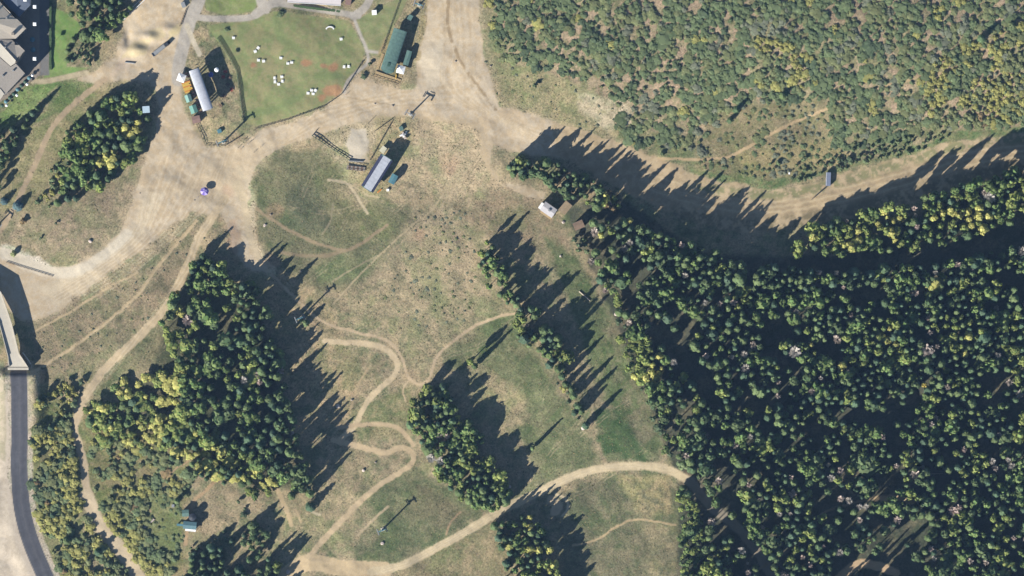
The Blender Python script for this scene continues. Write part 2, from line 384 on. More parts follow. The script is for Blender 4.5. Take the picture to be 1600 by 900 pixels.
# pale yard left of the asphalt, shoulders
mm = poly_mask([(-60, 590), (6, 590), (14, 640), (14, 760), (30, 830), (62, 905), (60, 940), (-60, 940)], 5); paint(mm, (206, 192, 172), 1, c2=(192, 178, 158)); region(mm, 2)
paint(poly_mask([(-30, 560), (8, 570), (12, 640), (10, 720), (-30, 700)], 8), (150, 144, 116), .8, c2=(180, 168, 146))
mm = stroke_mask(ASPHALT, 42, 3); paint(mm, (196, 182, 164), .95)
mm = poly_mask([(44, 575), (62, 580), (58, 640), (50, 700), (46, 650)], 8); paint(mm, (192, 176, 146), .9)
mm = stroke_mask(ASPHALT, 26, 1.2, False); paint(mm, (88, 89, 95), 1); REG[mm[0]] = np.where(mm[1] > .5, 5, REG[mm[0]])
for off in (-6.5, 6):
    q = [(a + off, b) for a, b in ASPHALT]; paint(stroke_mask(q, 4, 3), (80, 80, 87), .6)
paint(stroke_mask([(a + .5, b) for a, b in ASPHALT], 2.5, 2), (100, 99, 103), .55)
# gravel paths
GP = (184, 176, 164)
for pts, w_, c in [([(322, -30), (308, 8), (298, 30), (288, 65), (280, 100), (278, 125)], 20, GP),
                   ([(300, 26), (330, 29), (385, 28), (410, 18), (432, 6), (500, 15), (560, 25)], 10, GP),
                   ([(408, -30), (408, 0), (416, 14)], 16, GP),
                   ([(440, 0), (420, 8), (400, 22)], 14, GP),
                   ([(552, 25), (570, 12), (582, -10)], 12, GP), ([(552, 26), (562, 52), (573, 78), (574, 98), (556, 114), (543, 128), (538, 145)], 5, GP),
                   ([(573, 80), (590, 82)], 5, GP),
                   ([(52, 127), (75, 127), (100, 121), (135, 114)], 8, (190, 176, 146)),
                   ([(292, 40), (300, 60), (312, 85)], 8, (206, 194, 170))]:
    mm = stroke_mask(pts, w_, 2.5, False); paint(mm, c, .95, c2=tuple(v - 7 for v in c)); region(mm, 4)
mm = poly_mask([(544, 202), (572, 200), (576, 252), (544, 254)], 6); paint(mm, (204, 193, 174), .85); region(mm, 4)
mm = poly_mask([(300, 205), (312, 185), (345, 180), (372, 200), (352, 226), (322, 226)], 8); paint(mm, (196, 176, 138), .9, c2=(170, 160, 120))
mm = poly_mask([(60, -30), (78, -30), (77, 118), (62, 118)], 2, False); paint(mm, (120, 118, 116), 1); region(mm, 4)
mm = poly_mask([(-30, -30), (62, -30), (62, 118), (-30, 180)], 2, False); paint(mm, (150, 140, 128), 1); region(mm, 4)
mm = poly_mask([(590, 88), (600, 110), (622, 122), (640, 108), (650, 60), (640, 40), (610, 44)], 5); paint(mm, (170, 150, 112), .9)
mm = poly_mask([(585, 185), (630, 180), (648, 195), (640, 240), (615, 285), (590, 305), (560, 295), (565, 255), (590, 220)], 10); paint(mm, (182, 160, 122), .7, c2=(150, 146, 106))
# pale cobbles / pebbly specks on dry ground
bl = sm(.44, .66, fbm(X, Y, 11, 401, 4, .7)) * (REG == 0)
C = C * (1.10 - .20 * bl[..., None] * np.array([1.1, .72, .95]))
bl = sm(.5, .7, fbm(X, Y, 34, 411, 4, .7)) * (REG == 0)
C = mix(C, C * np.array([.74, .88, .74]), bl * .8)
bl = sm(.5, .72, fbm(X, Y, 24, 421, 4, .7)) * (REG == 0)
C = mix(C, full((186, 168, 134)), bl * .22)
rt = np.random.default_rng(5)
for k in range(60):
    cx_, cy_ = rt.choice([(690, 330), (640, 470), (560, 300), (700, 240), (500, 470), (560, 580), (600, 690), (520, 800), (930, 780), (230, 500), (180, 370), (720, 560), (880, 640)], axis=0) + rt.normal(size=2) * 34
    th = rt.uniform(-1.2, -.5) if rt.random() < .7 else rt.uniform(0, 3.1); ln = rt.uniform(30, 90); bend = rt.uniform(-14, 14)
    dx_, dy_ = math.cos(th), math.sin(th)
    q_ = [(cx_ - dx_ * ln, cy_ - dy_ * ln), (cx_ - dy_ * bend, cy_ + dx_ * bend), (cx_ + dx_ * ln, cy_ + dy_ * ln)]
    for o_ in (0, 5):
        w_, m_ = stroke_mask([(a + o_ * dy_, b - o_ * dx_) for a, b in q_], 1.6, 1.4)
        m_ = m_ * sm(.36, .56, n2[w_]) * (REG[w_] == 0)
        C[w_] = mix(C[w_], np.broadcast_to(A(*[(188, 170, 138), (112, 108, 84)][k % 3 == 0]), m_.shape + (3,)), m_ * .5)
fn = (hsh(np.round(X / STEP), np.round(Y / STEP), 77) - .5) * .22
C = C * (1 + (fn * np.where(REG == 0, 1, np.where(REG == 5, .25, .3)))[..., None])
C = C * (1 + ((n3 - .5) * np.where(REG == 5, .35, 0))[..., None])
sp = (vnoise(X / 1.7, Y / 1.7, 301) > .90) & (REG == 0)
C[sp] = C[sp] * 1.22
sp = (vnoise(X / 2.1, Y / 2.1, 311) > .88) & (REG == 0)
C[sp] = C[sp] * 0.72

dout = np.maximum(np.maximum(-40 - X, X - 1640), np.maximum(-40 - Y, Y - 940))
plain = np.broadcast_to(A(150, 140, 110), C.shape)
C = mix(C, plain, sm(0, 90, dout) * (REG == 0))
# ------------------------------------------------------------------ materials
def new_mat(name):
    m = bpy.data.materials.new(name); m.use_nodes = True
    return m, m.node_tree, m.node_tree.nodes['Principled BSDF']

def mat(name, c, rough=0.8, var=0.12, scale=1.5, bump=0.0, metal=0.0):
    m, nt, b = new_mat(name)
    b.inputs['Roughness'].default_value = rough; b.inputs['Metallic'].default_value = metal
    b.inputs['Specular IOR Level'].default_value = 0.3
    tc = nt.nodes.new('ShaderNodeTexCoord'); nz = nt.nodes.new('ShaderNodeTexNoise')
    nz.inputs['Scale'].default_value = scale; nz.inputs['Detail'].default_value = 5
    nt.links.new(tc.outputs['Object'], nz.inputs['Vector'])
    mr = nt.nodes.new('ShaderNodeMapRange'); mr.inputs[1].default_value = .3; mr.inputs[2].default_value = .7
    mr.inputs[3].default_value = 1 - var; mr.inputs[4].default_value = 1 + var
    nt.links.new(nz.outputs[0], mr.inputs[0])
    mx = nt.nodes.new('ShaderNodeVectorMath'); mx.operation = 'SCALE'
    mx.inputs[0].default_value = tuple(c)
    nt.links.new(mr.outputs[0], mx.inputs['Scale']); nt.links.new(mx.outputs[0], b.inputs['Base Color'])
    if bump:
        bp = nt.nodes.new('ShaderNodeBump'); bp.inputs['Strength'].default_value = bump; bp.inputs['Distance'].default_value = .1
        nt.links.new(nz.outputs[0], bp.inputs['Height']); nt.links.new(bp.outputs[0], b.inputs['Normal'])
    return m

def ground_material(name, rough, bump, dist, gain):
    m, nt, b = new_mat(name)
    b.inputs['Roughness'].default_value = rough; b.inputs['Specular IOR Level'].default_value = 0.12
    at = nt.nodes.new('ShaderNodeAttribute'); at.attribute_name = 'surface'
    tc = nt.nodes.new('ShaderNodeTexCoord')
    nz = nt.nodes.new('ShaderNodeTexNoise'); nz.inputs['Scale'].default_value = 0.9; nz.inputs['Detail'].default_value = 4; nz.inputs['Roughness'].default_value = .7
    n2_ = nt.nodes.new('ShaderNodeTexNoise'); n2_.inputs['Scale'].default_value = 0.16; n2_.inputs['Detail'].default_value = 3
    for q in (nz, n2_): nt.links.new(tc.outputs['Object'], q.inputs['Vector'])
    mr = nt.nodes.new('ShaderNodeMapRange'); mr.inputs[1].default_value = .32; mr.inputs[2].default_value = .68
    mr.inputs[3].default_value = 1 - gain; mr.inputs[4].default_value = 1 + gain
    nt.links.new(nz.outputs[0], mr.inputs[0])
    m2 = nt.nodes.new('ShaderNodeMapRange'); m2.inputs[1].default_value = .3; m2.inputs[2].default_value = .7
    m2.inputs[3].default_value = .92; m2.inputs[4].default_value = 1.08
    nt.links.new(n2_.outputs[0], m2.inputs[0])
    mu = nt.nodes.new('ShaderNodeMath'); mu.operation = 'MULTIPLY'
    nt.links.new(mr.outputs[0], mu.inputs[0]); nt.links.new(m2.outputs[0], mu.inputs[1])
    mx = nt.nodes.new('ShaderNodeVectorMath'); mx.operation = 'SCALE'
    nt.links.new(at.outputs['Color'], mx.inputs[0]); nt.links.new(mu.outputs[0], mx.inputs['Scale'])
    nt.links.new(mx.outputs[0], b.inputs['Base Color'])
    bp = nt.nodes.new('ShaderNodeBump'); bp.inputs['Strength'].default_value = bump; bp.inputs['Distance'].default_value = dist
    nt.links.new(nz.outputs[0], bp.inputs['Height']); nt.links.new(bp.outputs[0], b.inputs['Normal'])
    return m

M_meadow = ground_material('dry_meadow', .95, .7, .5, .34)
M_dirt = ground_material('packed_dirt', .95, .35, .3, .07)
M_lawn = ground_material('lawn_grass', .95, .4, .3, .10)
M_asph = ground_material('asphalt', .85, .15, .1, .06)

# ------------------------------------------------------------------ ground sheets
WXg = (X - 800) * S; WYg = (450 - Y) * S
Vall = np.stack([WXg, WYg, Z], -1).reshape(-1, 3)
Call = np.concatenate([C, np.ones(C.shape[:2] + (1,))], -1).reshape(-1, 4)
idx = np.arange(HN * WN).reshape(HN, WN)
quads = np.stack([idx[1:, :-1], idx[1:, 1:], idx[:-1, 1:], idx[:-1, :-1]], -1).reshape(-1, 4)
freg = REG[:-1, :-1].reshape(-1)

def mesh_np(name, V, F, material, cols=None, attr='surface'):
    me = bpy.data.meshes.new(name)
    k = F.shape[1]
    me.vertices.add(len(V)); me.vertices.foreach_set('co', np.ascontiguousarray(V, np.float32).ravel())
    me.loops.add(F.size); me.loops.foreach_set('vertex_index', np.ascontiguousarray(F, np.int32).ravel())
    me.polygons.add(len(F)); me.polygons.foreach_set('loop_start', np.arange(0, F.size, k, dtype=np.int32))
    me.update(calc_edges=True)
    if cols is not None:
        a = me.attributes.new(attr, 'FLOAT_COLOR', 'POINT'); a.data.foreach_set('color', np.ascontiguousarray(cols, np.float32).ravel())
    me.materials.append(material)
    return me

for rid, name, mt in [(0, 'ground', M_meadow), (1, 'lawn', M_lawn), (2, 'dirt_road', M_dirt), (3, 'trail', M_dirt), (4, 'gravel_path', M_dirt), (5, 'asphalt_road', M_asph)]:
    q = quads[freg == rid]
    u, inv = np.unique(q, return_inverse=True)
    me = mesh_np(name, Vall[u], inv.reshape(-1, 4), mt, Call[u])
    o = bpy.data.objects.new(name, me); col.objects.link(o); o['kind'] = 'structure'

# ------------------------------------------------------------------ mesh builder
class MB:
    def __init__(s): s.v = []; s.f = []
    def add(s, vs, fs):
        n = len(s.v); s.v += [tuple(v) for v in vs]; s.f += [tuple(i + n for i in f) for f in fs]; return s
    def box(s, c, d, rz=0.0, taper=1.0):
        x, y, z = d[0] / 2, d[1] / 2, d[2] / 2
        vs = [(-x, -y, -z), (x, -y, -z), (x, y, -z), (-x, y, -z), (-x * taper, -y * taper, z), (x * taper, -y * taper, z), (x * taper, y * taper, z), (-x * taper, y * taper, z)]
        cr, sr = math.cos(rz), math.sin(rz)
        vs = [(c[0] + a * cr - b * sr, c[1] + a * sr + b * cr, c[2] + e) for a, b, e in vs]
        return s.add(vs, [(3, 2, 1, 0), (4, 5, 6, 7), (0, 1, 5, 4), (1, 2, 6, 5), (2, 3, 7, 6), (3, 0, 4, 7)])
    def prism(s, poly, z0, z1):
        n = len(poly)
        ar = sum(poly[i][0] * poly[(i + 1) % n][1] - poly[(i + 1) % n][0] * poly[i][1] for i in range(n))
        if ar < 0: poly = poly[::-1]
        vs = [(a, b, z0) for a, b in poly] + [(a, b, z1) for a, b in poly]
        fs = [tuple(range(n))[::-1], tuple(range(n, 2 * n))] + [(i, (i + 1) % n, n + (i + 1) % n, n + i) for i in range(n)]
        return s.add(vs, fs)
    def tube(s, p0, p1, r0, r1=None, n=8):
        r1 = r0 if r1 is None else r1
        p0 = Vector(p0); p1 = Vector(p1); d = (p1 - p0).normalized()
        u = d.orthogonal().normalized(); w = d.cross(u)
        vs = []
        for p, r in ((p0, r0), (p1, r1)):
            for k in range(n):
                a = 2 * PI * k / n; vs.append(p + (u * math.cos(a) + w * math.sin(a)) * r)
        fs = [(i, (i + 1) % n, n + (i + 1) % n, n + i) for i in range(n)] + [tuple(range(n))[::-1], tuple(range(n, 2 * n))]
        return s.add(vs, fs)
    def build(s, name, material, parent=None, loc=None, smooth=False):
        me = bpy.data.meshes.new(name); me.from_pydata(s.v, [], s.f); me.materials.append(material); me.update()
        if smooth: me.polygons.foreach_set('use_smooth', [True] * len(me.polygons))
        o = bpy.data.objects.new(name, me); col.objects.link(o)
        if parent: o.parent = parent
        if loc is not None: o.location = loc
        return o

def tag(o, label, cat, group=None):
    o['label'] = label; o['category'] = cat
    if group: o['group'] = group
    return o

def thing(name, label, cat, px, py, rz=0.0, group=None, dz=0.0):
    o = bpy.data.objects.new(name, None); col.objects.link(o)
    o.location = G(px, py, dz); o.rotation_euler = (0, 0, rz); o.empty_display_size = .5
    return tag(o, label, cat, group)

def copy_tree(o, parent=None):
    c = o.copy(); col.objects.link(c); c.parent = parent
    for ch in list(o.children): copy_tree(ch, c)
    return c

def ang(p, q):
    """world angle of the pixel vector p to q"""
    return math.atan2(-(q[1] - p[1]), q[0] - p[0])

# ------------------------------------------------------------------ vegetation
def leaf_material(name, transl=.35):
    m, nt, b = new_mat(name)
    b.inputs['Roughness'].default_value = .75; b.inputs['Specular IOR Level'].default_value = .15
    at = nt.nodes.new('ShaderNodeAttribute'); at.attribute_name = 'surface'
    oi = nt.nodes.new('ShaderNodeObjectInfo')
    mr = nt.nodes.new('ShaderNodeMapRange'); mr.inputs[3].default_value = .8; mr.inputs[4].default_value = 1.25
    nt.links.new(oi.outputs['Random'], mr.inputs[0])
    mx = nt.nodes.new('ShaderNodeVectorMath'); mx.operation = 'SCALE'
    nt.links.new(at.outputs['Color'], mx.inputs[0]); nt.links.new(mr.outputs[0], mx.inputs['Scale'])
    nt.links.new(mx.outputs[0], b.inputs['Base Color'])
    tr = nt.nodes.new('ShaderNodeBsdfTranslucent'); nt.links.new(mx.outputs[0], tr.inputs['Color'])
    ms = nt.nodes.new('ShaderNodeMixShader'); ms.inputs[0].default_value = transl
    out = nt.nodes['Material Output']
    nt.links.new(b.outputs[0], ms.inputs[1]); nt.links.new(tr.outputs[0], ms.inputs[2]); nt.links.new(ms.outputs[0], out.inputs[0])
    return m
M_leaf = leaf_material('leaves')
M_bark = mat('bark', A(120, 105, 88), .95, .2, 4)
M_palebark = mat('pale_bark', A(205, 190, 172), .9, .15, 4)

def scale_faces(r, P, N, size, colr, alt, V, F, Cc, hz, jit=.3):
    """leaf faces lying on the crown surface, each tilted a little"""
    for p, nn in zip(P, N):
        nn = nn + r.normal(size=3) * jit; nn /= np.linalg.norm(nn)
        u = np.cross(nn, r.normal(size=3)); u /= np.linalg.norm(u); v = np.cross(nn, u)
        s = size * r.uniform(.6, 1.3)
        b = len(V)
        for (x_, y_) in ((-1, -.6), (.2, -1), (1, .5), (-.3, 1)):
            e = (u * x_ + v * y_) * s * .6
            V.append((p[0] + e[0], p[1] + e[1], p[2] + e[2] * hz))
        F += [(b, b + 1, b + 2), (b, b + 2, b + 3)]
        c = np.array(colr if alt is None or r.random() > .3 else alt) * r.uniform(.84, 1.16)
        Cc += [c] * 4

def core(r, prof, colr, V, F, Cc, n=7, c0=(0, 0), wob=.12):
    """closed inner body of the crown"""
    b = len(V)
    for k, (rad, z) in enumerate(prof):
        for j in range(n):
            a = 2 * PI * (j + .5 * (k % 2)) / n; q = rad * r.uniform(1 - wob, 1 + wob)
            V.append((c0[0] + q * math.cos(a), c0[1] + q * math.sin(a), z)); Cc.append(np.array(colr) * r.uniform(.7, 1.0))
    for k in range(len(prof) - 1):
        for j in range(n):
            p, q = b + k * n + j, b + k * n + (j + 1) % n
            F.append((p, q, q + n)); F.append((p, q + n, p + n))
    V.append((c0[0], c0[1], prof[-1][1] + .02)); Cc.append(np.array(colr)); t = len(V) - 1
    o = b + (len(prof) - 1) * n
    for j in range(n): F.append((o + j, o + (j + 1) % n, t))

def conifer_geo(seed, colr, tiers=11, nb=8, asp_=7.5):
    """unit conifer: height 1, radius 1, a spire of drooping branch faces round a dense core; asp_ = height / radius"""
    r = np.random.default_rng(seed); V = []; F = []; Cc = []
    pw = r.uniform(.45, .66)
    f_ = lambda f: .06 + .90 * (1 - f) ** pw
    core(r, [(f_(x) * .80, .12 + .86 * x) for x in (0, .2, .4, .6, .8, .95)], colr, V, F, Cc)
    P = []; N = []
    n = tiers * nb
    for k in range(n):
        rr0 = math.sqrt(r.uniform(.01, 1)); f = max(0, 1 - ((rr0 * .96 - .06) / .90) ** (1 / pw)) if rr0 > .08 else 1
        f = min(1, f + r.uniform(-.03, .03)) if f < 1 else 1
        a = r.uniform(0, 2 * PI); q = f_(min(max(f, 0), 1)) * r.uniform(.84, 1.1)
        P.append(np.array([q * math.cos(a), q * math.sin(a), .12 + .86 * f]))
        # slope of the boughs: outward and upward
        up = .5 + .9 * max(f, 0) ** 2
        nn = np.array([math.cos(a), math.sin(a), up]); N.append(nn / np.linalg.norm(nn))
    scale_faces(r, P, N, .40, colr, None, V, F, Cc, 1 / asp_ * 1.6, .2)
    # tips that stick out
    for k in range(10):
        a = 2 * PI * k / 10 + r.uniform(-.2, .2); f = r.uniform(.02, .4); q = f_(f)
        L0, L1 = q * .7, q * r.uniform(1.02, 1.2); w = .12; z = .12 + .86 * f
        ca, sa = math.cos(a), math.sin(a); b = len(V)
        V += [(ca * L0 - sa * w, sa * L0 + ca * w, z + .03), (ca * L0 + sa * w, sa * L0 - ca * w, z + .03), (ca * L1, sa * L1, z - .02)]
        F += [(b, b + 1, b + 2)]; Cc += [np.array(colr)] * 3
    return np.array(V), np.array(F), np.array(Cc)

def round_geo(seed, colr, n=90, size=.34, z0=.30, alt=None, lobes=6):
    """unit broadleaf crown: several leafy lobes, height 1, radius 1"""
    r = np.random.default_rng(seed); V = []; F = []; Cc = []
    zc = (1 + z0) / 2; hz = (1 - z0) / 2
    lob = []
    for k in range(lobes):
        a = 2 * PI * k / lobes + r.uniform(-.5, .5); q = r.uniform(.35, .62)
        lob.append((q * math.cos(a), q * math.sin(a), r.uniform(-.4, .35), r.uniform(.34, .54)))
    lob.append((0, 0, .40, .56))
    for lx_, ly_, lz_, lr in lob:
        q = lr * .86
        core(r, [(q * .75, zc + (lz_ - q * .7) * hz), (q, zc + lz_ * hz), (q * .72, zc + (lz_ + q * .7) * hz)], colr, V, F, Cc, 6, (lx_, ly_), .1)
    P = []; N = []
    for k in range(n):
        lx_, ly_, lz_, lr = lob[r.integers(len(lob))]
        d = r.normal(size=3); d /= np.linalg.norm(d)
        if d[2] < -.25: d[2] *= -1
        q = lr * r.uniform(.85, 1.12)
        P.append(np.array([lx_ + d[0] * q, ly_ + d[1] * q, zc + (lz_ + d[2] * q) * hz])); N.append(d)
    scale_faces(r, P, N, size, colr, alt, V, F, Cc, hz, .25)
    return np.array(V), np.array(F), np.array(Cc)

def bare_geo(seed, colr):
    """leafless twiggy crown of thin blades"""
    r = np.random.default_rng(seed); V = []; F = []; Cc = []
    for k in range(110):
        a = r.uniform(0, 2 * PI); el = r.uniform(.15, 1.2); L = r.uniform(.5, 1.0)
        z0 = r.uniform(.35, .75)
        d = np.array([math.cos(a) * math.cos(el), math.sin(a) * math.cos(el), math.sin(el) * .3])
        p0 = np.array([0, 0, z0]) + d * L * .1; p1 = np.array([0, 0, z0]) + d * L
        p1[2] = min(p1[2], 1.0)
        w = np.array([-math.sin(a), math.cos(a), 0]) * .11; up = np.array([0, 0, .02])
        b = len(V)
        V += [p0 - w * .5, p0 + w * .5, p1 + w, p1 - w + up]
        F += [(b, b + 1, b + 2), (b, b + 2, b + 3)]
        Cc += [np.array(colr) * r.uniform(.7, 1.2)] * 4
    return np.array(V), np.array(F), np.array(Cc)

KIND = {}
def L(*c): return np.array(c, float)
con_cols = [c * L(1.42, 1.5, 1.75) for c in [L(.072, .105, .044), L(.058, .090, .046), L(.085, .115, .042), L(.095, .122, .044), L(.062, .092, .050), L(.105, .132, .048)]]
KIND['conifer'] = [conifer_geo(100 + i, con_cols[i % 6], 10 + i % 3, 7 + i % 2) for i in range(10)]
asp = {'green': L(.098, .132, .056), 'yellow_green': L(.180, .205, .060), 'yellow': L(.35, .33, .10), 'bright_green': L(.125, .168, .055), 'golden': L(.38, .30, .07)}
for k, (nm, c) in enumerate(asp.items()):
    c = c * L(1.36, 1.38, 1.5)
    KIND['aspen_' + nm] = [round_geo(200 + 10 * k + i, c, 90, .36, .28, alt=c * L(.7, .85, .8)) for i in range(3)]
sh = {'green': L(.145, .185, .092), 'olive': L(.190, .210, .100), 'yellow': L(.33, .315, .11), 'dark': L(.100, .135, .075), 'russet': L(.26, .19, .10), 'grey': L(.190, .205, .140)}
for k, (nm, c) in enumerate(sh.items()):
    c = c * 1.15
    KIND['shrub_' + nm] = [round_geo(300 + 10 * k + i, c, 46, .42, .0, alt=c * L(.8, .85, .8), lobes=4) for i in range(3)]
KIND['bare'] = [bare_geo(400 + i, [L(.52, .42, .37), L(.46, .39, .34), L(.40, .37, .33)][i % 3]) for i in range(3)]
KIND['spruce'] = [conifer_geo(500, L(.10, .16, .17), 11, 9)]

CROWN_ME = {}
def crown_mesh(kind, i):
    if (kind, i) not in CROWN_ME:
        V, F, Cc = KIND[kind][i]
        me = mesh_np('crown', V, F, M_leaf, np.concatenate([Cc, np.ones((len(Cc), 1))], 1))
        CROWN_ME[(kind, i)] = me
    return CROWN_ME[(kind, i)]
tb = MB().tube((0, 0, -.03), (0, 0, .55), .035, .02, 6)
def trunk_mesh(m_):
    me = bpy.data.meshes.new('trunk'); me.from_pydata(tb.v, [], tb.f); me.materials.append(m_); return me
TRUNK_D = trunk_mesh(M_bark); TRUNK_L = trunk_mesh(M_palebark)

def place_tree(kind, px, py, h, rad, label, group=None, name=None, cat='tree', rot=None, var=None):
    r_ = random
    shrub = kind.startswith('shrub')
    nm = name or ('shrub' if shrub else {'c': 'conifer_tree', 'a': 'aspen_tree', 'b': 'bare_tree', 's': 'blue_spruce_tree'}[kind[0]])
    e = bpy.data.objects.new(nm, None); col.objects.link(e)
    e.location = G(px, py); e.rotation_euler = (0, 0, r_.uniform(0, 6.28) if rot is None else rot); e.empty_display_size = .5
    tag(e, label, 'shrub' if shrub else cat, group)
    n = len(KIND[kind]); i = var if var is not None else r_.randrange(n)
    c = bpy.data.objects.new('crown', crown_mesh(kind, i)); col.objects.link(c); c.parent = e
    c.scale = (rad, rad * r_.uniform(.88, 1.12), h)
    if not shrub:
        t = bpy.data.objects.new('trunk', TRUNK_L if kind[0] in 'ab' else TRUNK_D); col.objects.link(t); t.parent = e
        k = max(2.5, min(h * .5, 8)); t.scale = (k * 1.6, k * 1.6, h * (1.0 if kind[0] != 'c' else .9))
    else:
        t = bpy.data.objects.new('stem', TRUNK_D); col.objects.link(t); t.parent = e; t.scale = (3, 3, h * .8)
    return e

occ = {}
def free(px, py, d):
    c = 12; ix, iy = int(px // c), int(py // c); k = int(d // c) + 1
    for a in range(ix - k, ix + k + 1):
        for b in range(iy - k, iy + k + 1):
            for (x, y, r) in occ.get((a, b), ()):
                if (x - px) ** 2 + (y - py) ** 2 < (max(d, r) * .5 + min(d, r) * .5) ** 2: return False
    return True
def mark(px, py, d):
    occ.setdefault((int(px // 12), int(py // 12)), []).append((px, py, d))

PLANTS = []                                # (kind, px, py, h, rad, zone phrase)
def scatter(poly, spacing, kinds, hr, rr, phrase, gap=None, tries=30, avoid=(), seed=1, tall=None):
    """fill a polygon with plants, leaving irregular gaps"""
    r = np.random.default_rng(seed)
    p = np.array(poly, float); x0, y0 = p.min(0); x1, y1 = p.max(0)
    area = abs(sum(p[i][0] * p[i - 1][1] - p[i - 1][0] * p[i][1] for i in range(len(p)))) / 2
    target = area / (spacing * spacing) * 1.15; n = int(target * 6)
    xs = r.uniform(x0, x1, n); ys = r.uniform(y0, y1, n)
    ok = in_poly(xs + (fbm(xs, ys, 18, seed + 3, 2) - .5) * 14, ys + (fbm(xs, ys, 18, seed + 5, 2) - .5) * 14, poly)
    if gap: ok &= fbm(xs, ys, gap[0], seed + 7, 3, .6) > gap[1]
    for av in avoid: ok &= ~in_poly(xs, ys, av)
    ji = np.searchsorted(gx, xs).clip(0, WN - 1); ii = np.searchsorted(gy, ys).clip(0, HN - 1)
    ok &= (REG[ii, ji] == 0) | in_poly(xs, ys, [(880, 300), (1000, 300), (1240, 395), (1660, 240), (1660, 420), (1000, 420)])
    names = [k for k, w in kinds]; ws = np.array([w for k, w in kinds], float); ws /= ws.sum()
    cl = fbm(xs, ys, 34, seed + 11, 3) + r.normal(size=len(xs)) * .085
    cl = np.argsort(np.argsort(cl)) / len(cl)
    for x, y, o_, c_ in zip(xs, ys, ok, cl):
        if not o_: continue
        d = spacing * r.uniform(.62, 1.12)
        if not free(x, y, d): continue
        mark(x, y, d)
        # neighbouring trees tend to be of one kind
        u = c_
        k = names[int(np.searchsorted(np.cumsum(ws), u, side='right').clip(0, len(names) - 1))]
        h = r.uniform(*hr); rad = r.uniform(*rr)
        rad *= math.exp(r.normal() * .24 + .05)
        if k.startswith('aspen'): rad *= 1.15; h *= .85
        if tall is not None and in_poly(np.array([x]), np.array([y]), tall[0])[0]: h = max(h, r.uniform(*tall[1]))
        if k == 'bare': rad *= .95; h *= .92
        PLANTS.append((k, x, y, h, rad, phrase))

YG = [('aspen_yellow', 1), ('aspen_yellow_green', 1.6), ('aspen_bright_green', 1), ('conifer', 2)]
# keep-out polygons: forest ride, huts, clearings
ROAD_AV = [(1062, 742), (1085, 742), (1120, 790), (1160, 820), (1200, 870), (1225, 915), (1195, 915), (1170, 868), (1135, 832), (1095, 795)]
HUT_AV = [(835, 310), (930, 310), (925, 372), (880, 372), (835, 345)]
CLEAR_AV = [(1290, 905), (1305, 865), (1350, 855), (1400, 872), (1430, 905)]
RIDE = [(935, 318), (1000, 320), (1080, 350), (1170, 395), (1260, 408), (1350, 408), (1430, 398), (1500, 385), (1600, 345), (1660, 330), (1660, 372), (1600, 385), (1500, 410), (1350, 428), (1250, 428), (1160, 418), (1060, 385), (980, 352)]
FOREST = [(880, 325), (925, 330), (975, 350), (1060, 380), (1160, 412), (1250, 424), (1350, 425), (1460, 415), (1560, 395), (1660, 365), (1660, 960), (1062, 960), (1064, 860), (1060, 790), (1064, 760),
          (1080, 740), (1045, 705), (1020, 640), (995, 590), (975, 540), (960, 480), (925, 415), (895, 375)]
GAPS = [[(1010, 490), (1040, 500), (1120, 590), (1135, 640), (1110, 640), (1050, 560), (1010, 520)],
        [(1360, 640), (1400, 640), (1380, 680), (1330, 660)], [(1530, 575), (1580, 580), (1560, 620), (1525, 610)],
        [(1360, 740), (1410, 735), (1410, 765), (1370, 768)], [(1400, 815), (1460, 820), (1440, 850), (1390, 845)],
        [(1270, 530), (1310, 535), (1320, 560), (1275, 565)], [(1320, 440), (1380, 440), (1390, 470), (1330, 480)]]
in_forest = 'in the dense forest filling the lower right'
# the sunlit south-west fringe, then the interior
scatter([(880, 340), (905, 350), (940, 420), (975, 480), (1000, 560), (1040, 660), (1085, 730), (1060, 735), (1030, 690), (1000, 610), (975, 540), (958, 470), (920, 410), (890, 372)], 9, [('shrub_dark', 1), ('shrub_green', 1), ('aspen_bright_green', 1), ('aspen_yellow_green', 1)], (4, 9), (1.6, 2.6), 'along the lit western edge of the big forest', seed=21, avoid=[HUT_AV])
scatter([(965, 520), (990, 520), (1040, 560), (1040, 600), (1010, 610), (985, 580)], 10, [('aspen_yellow', 1), ('aspen_yellow_green', 2)], (10, 13), (2, 2.7), 'at the bright yellow-green western edge of the big forest', seed=22)
scatter([(1062, 760), (1095, 800), (1100, 900), (1064, 950)], 9, [('shrub_green', 1), ('aspen_yellow_green', 1.2), ('aspen_bright_green', 1.5)], (5, 10), (1.6, 2.3), 'on the forest edge below the end of the pale road', seed=23, avoid=[ROAD_AV])
scatter([(1240, 500), (1420, 450), (1560, 440), (1560, 620), (1480, 700), (1400, 620), (1300, 600)], 11.5, [('conifer', 4), ('bare', .5), ('aspen_bright_green', 2), ('aspen_yellow_green', 1.6), ('aspen_yellow', .4)], (15, 22), (2.0, 2.9), in_forest, gap=(26, .43), seed=24, avoid=GAPS)
scatter(FOREST, 11, [('aspen_yellow_green', 1.6), ('conifer', 4.2), ('bare', .9), ('conifer', .8), ('aspen_green', 2.2), ('aspen_bright_green', 2.2)], (15, 24), (2.0, 3.2), in_forest, gap=(24, .425), seed=25, avoid=[ROAD_AV, HUT_AV, CLEAR_AV] + GAPS)
scatter([(935, 335), (990, 350), (1060, 380), (1160, 412), (1250, 424), (1350, 425), (1460, 415), (1560, 395), (1560, 430), (1400, 450), (1200, 450), (1050, 430), (960, 400)], 10, [('conifer', 5), ('aspen_green', 1.5)], (23, 29), (2.1, 3.0), 'on the shaded northern edge of the big forest', seed=26, avoid=[HUT_AV])
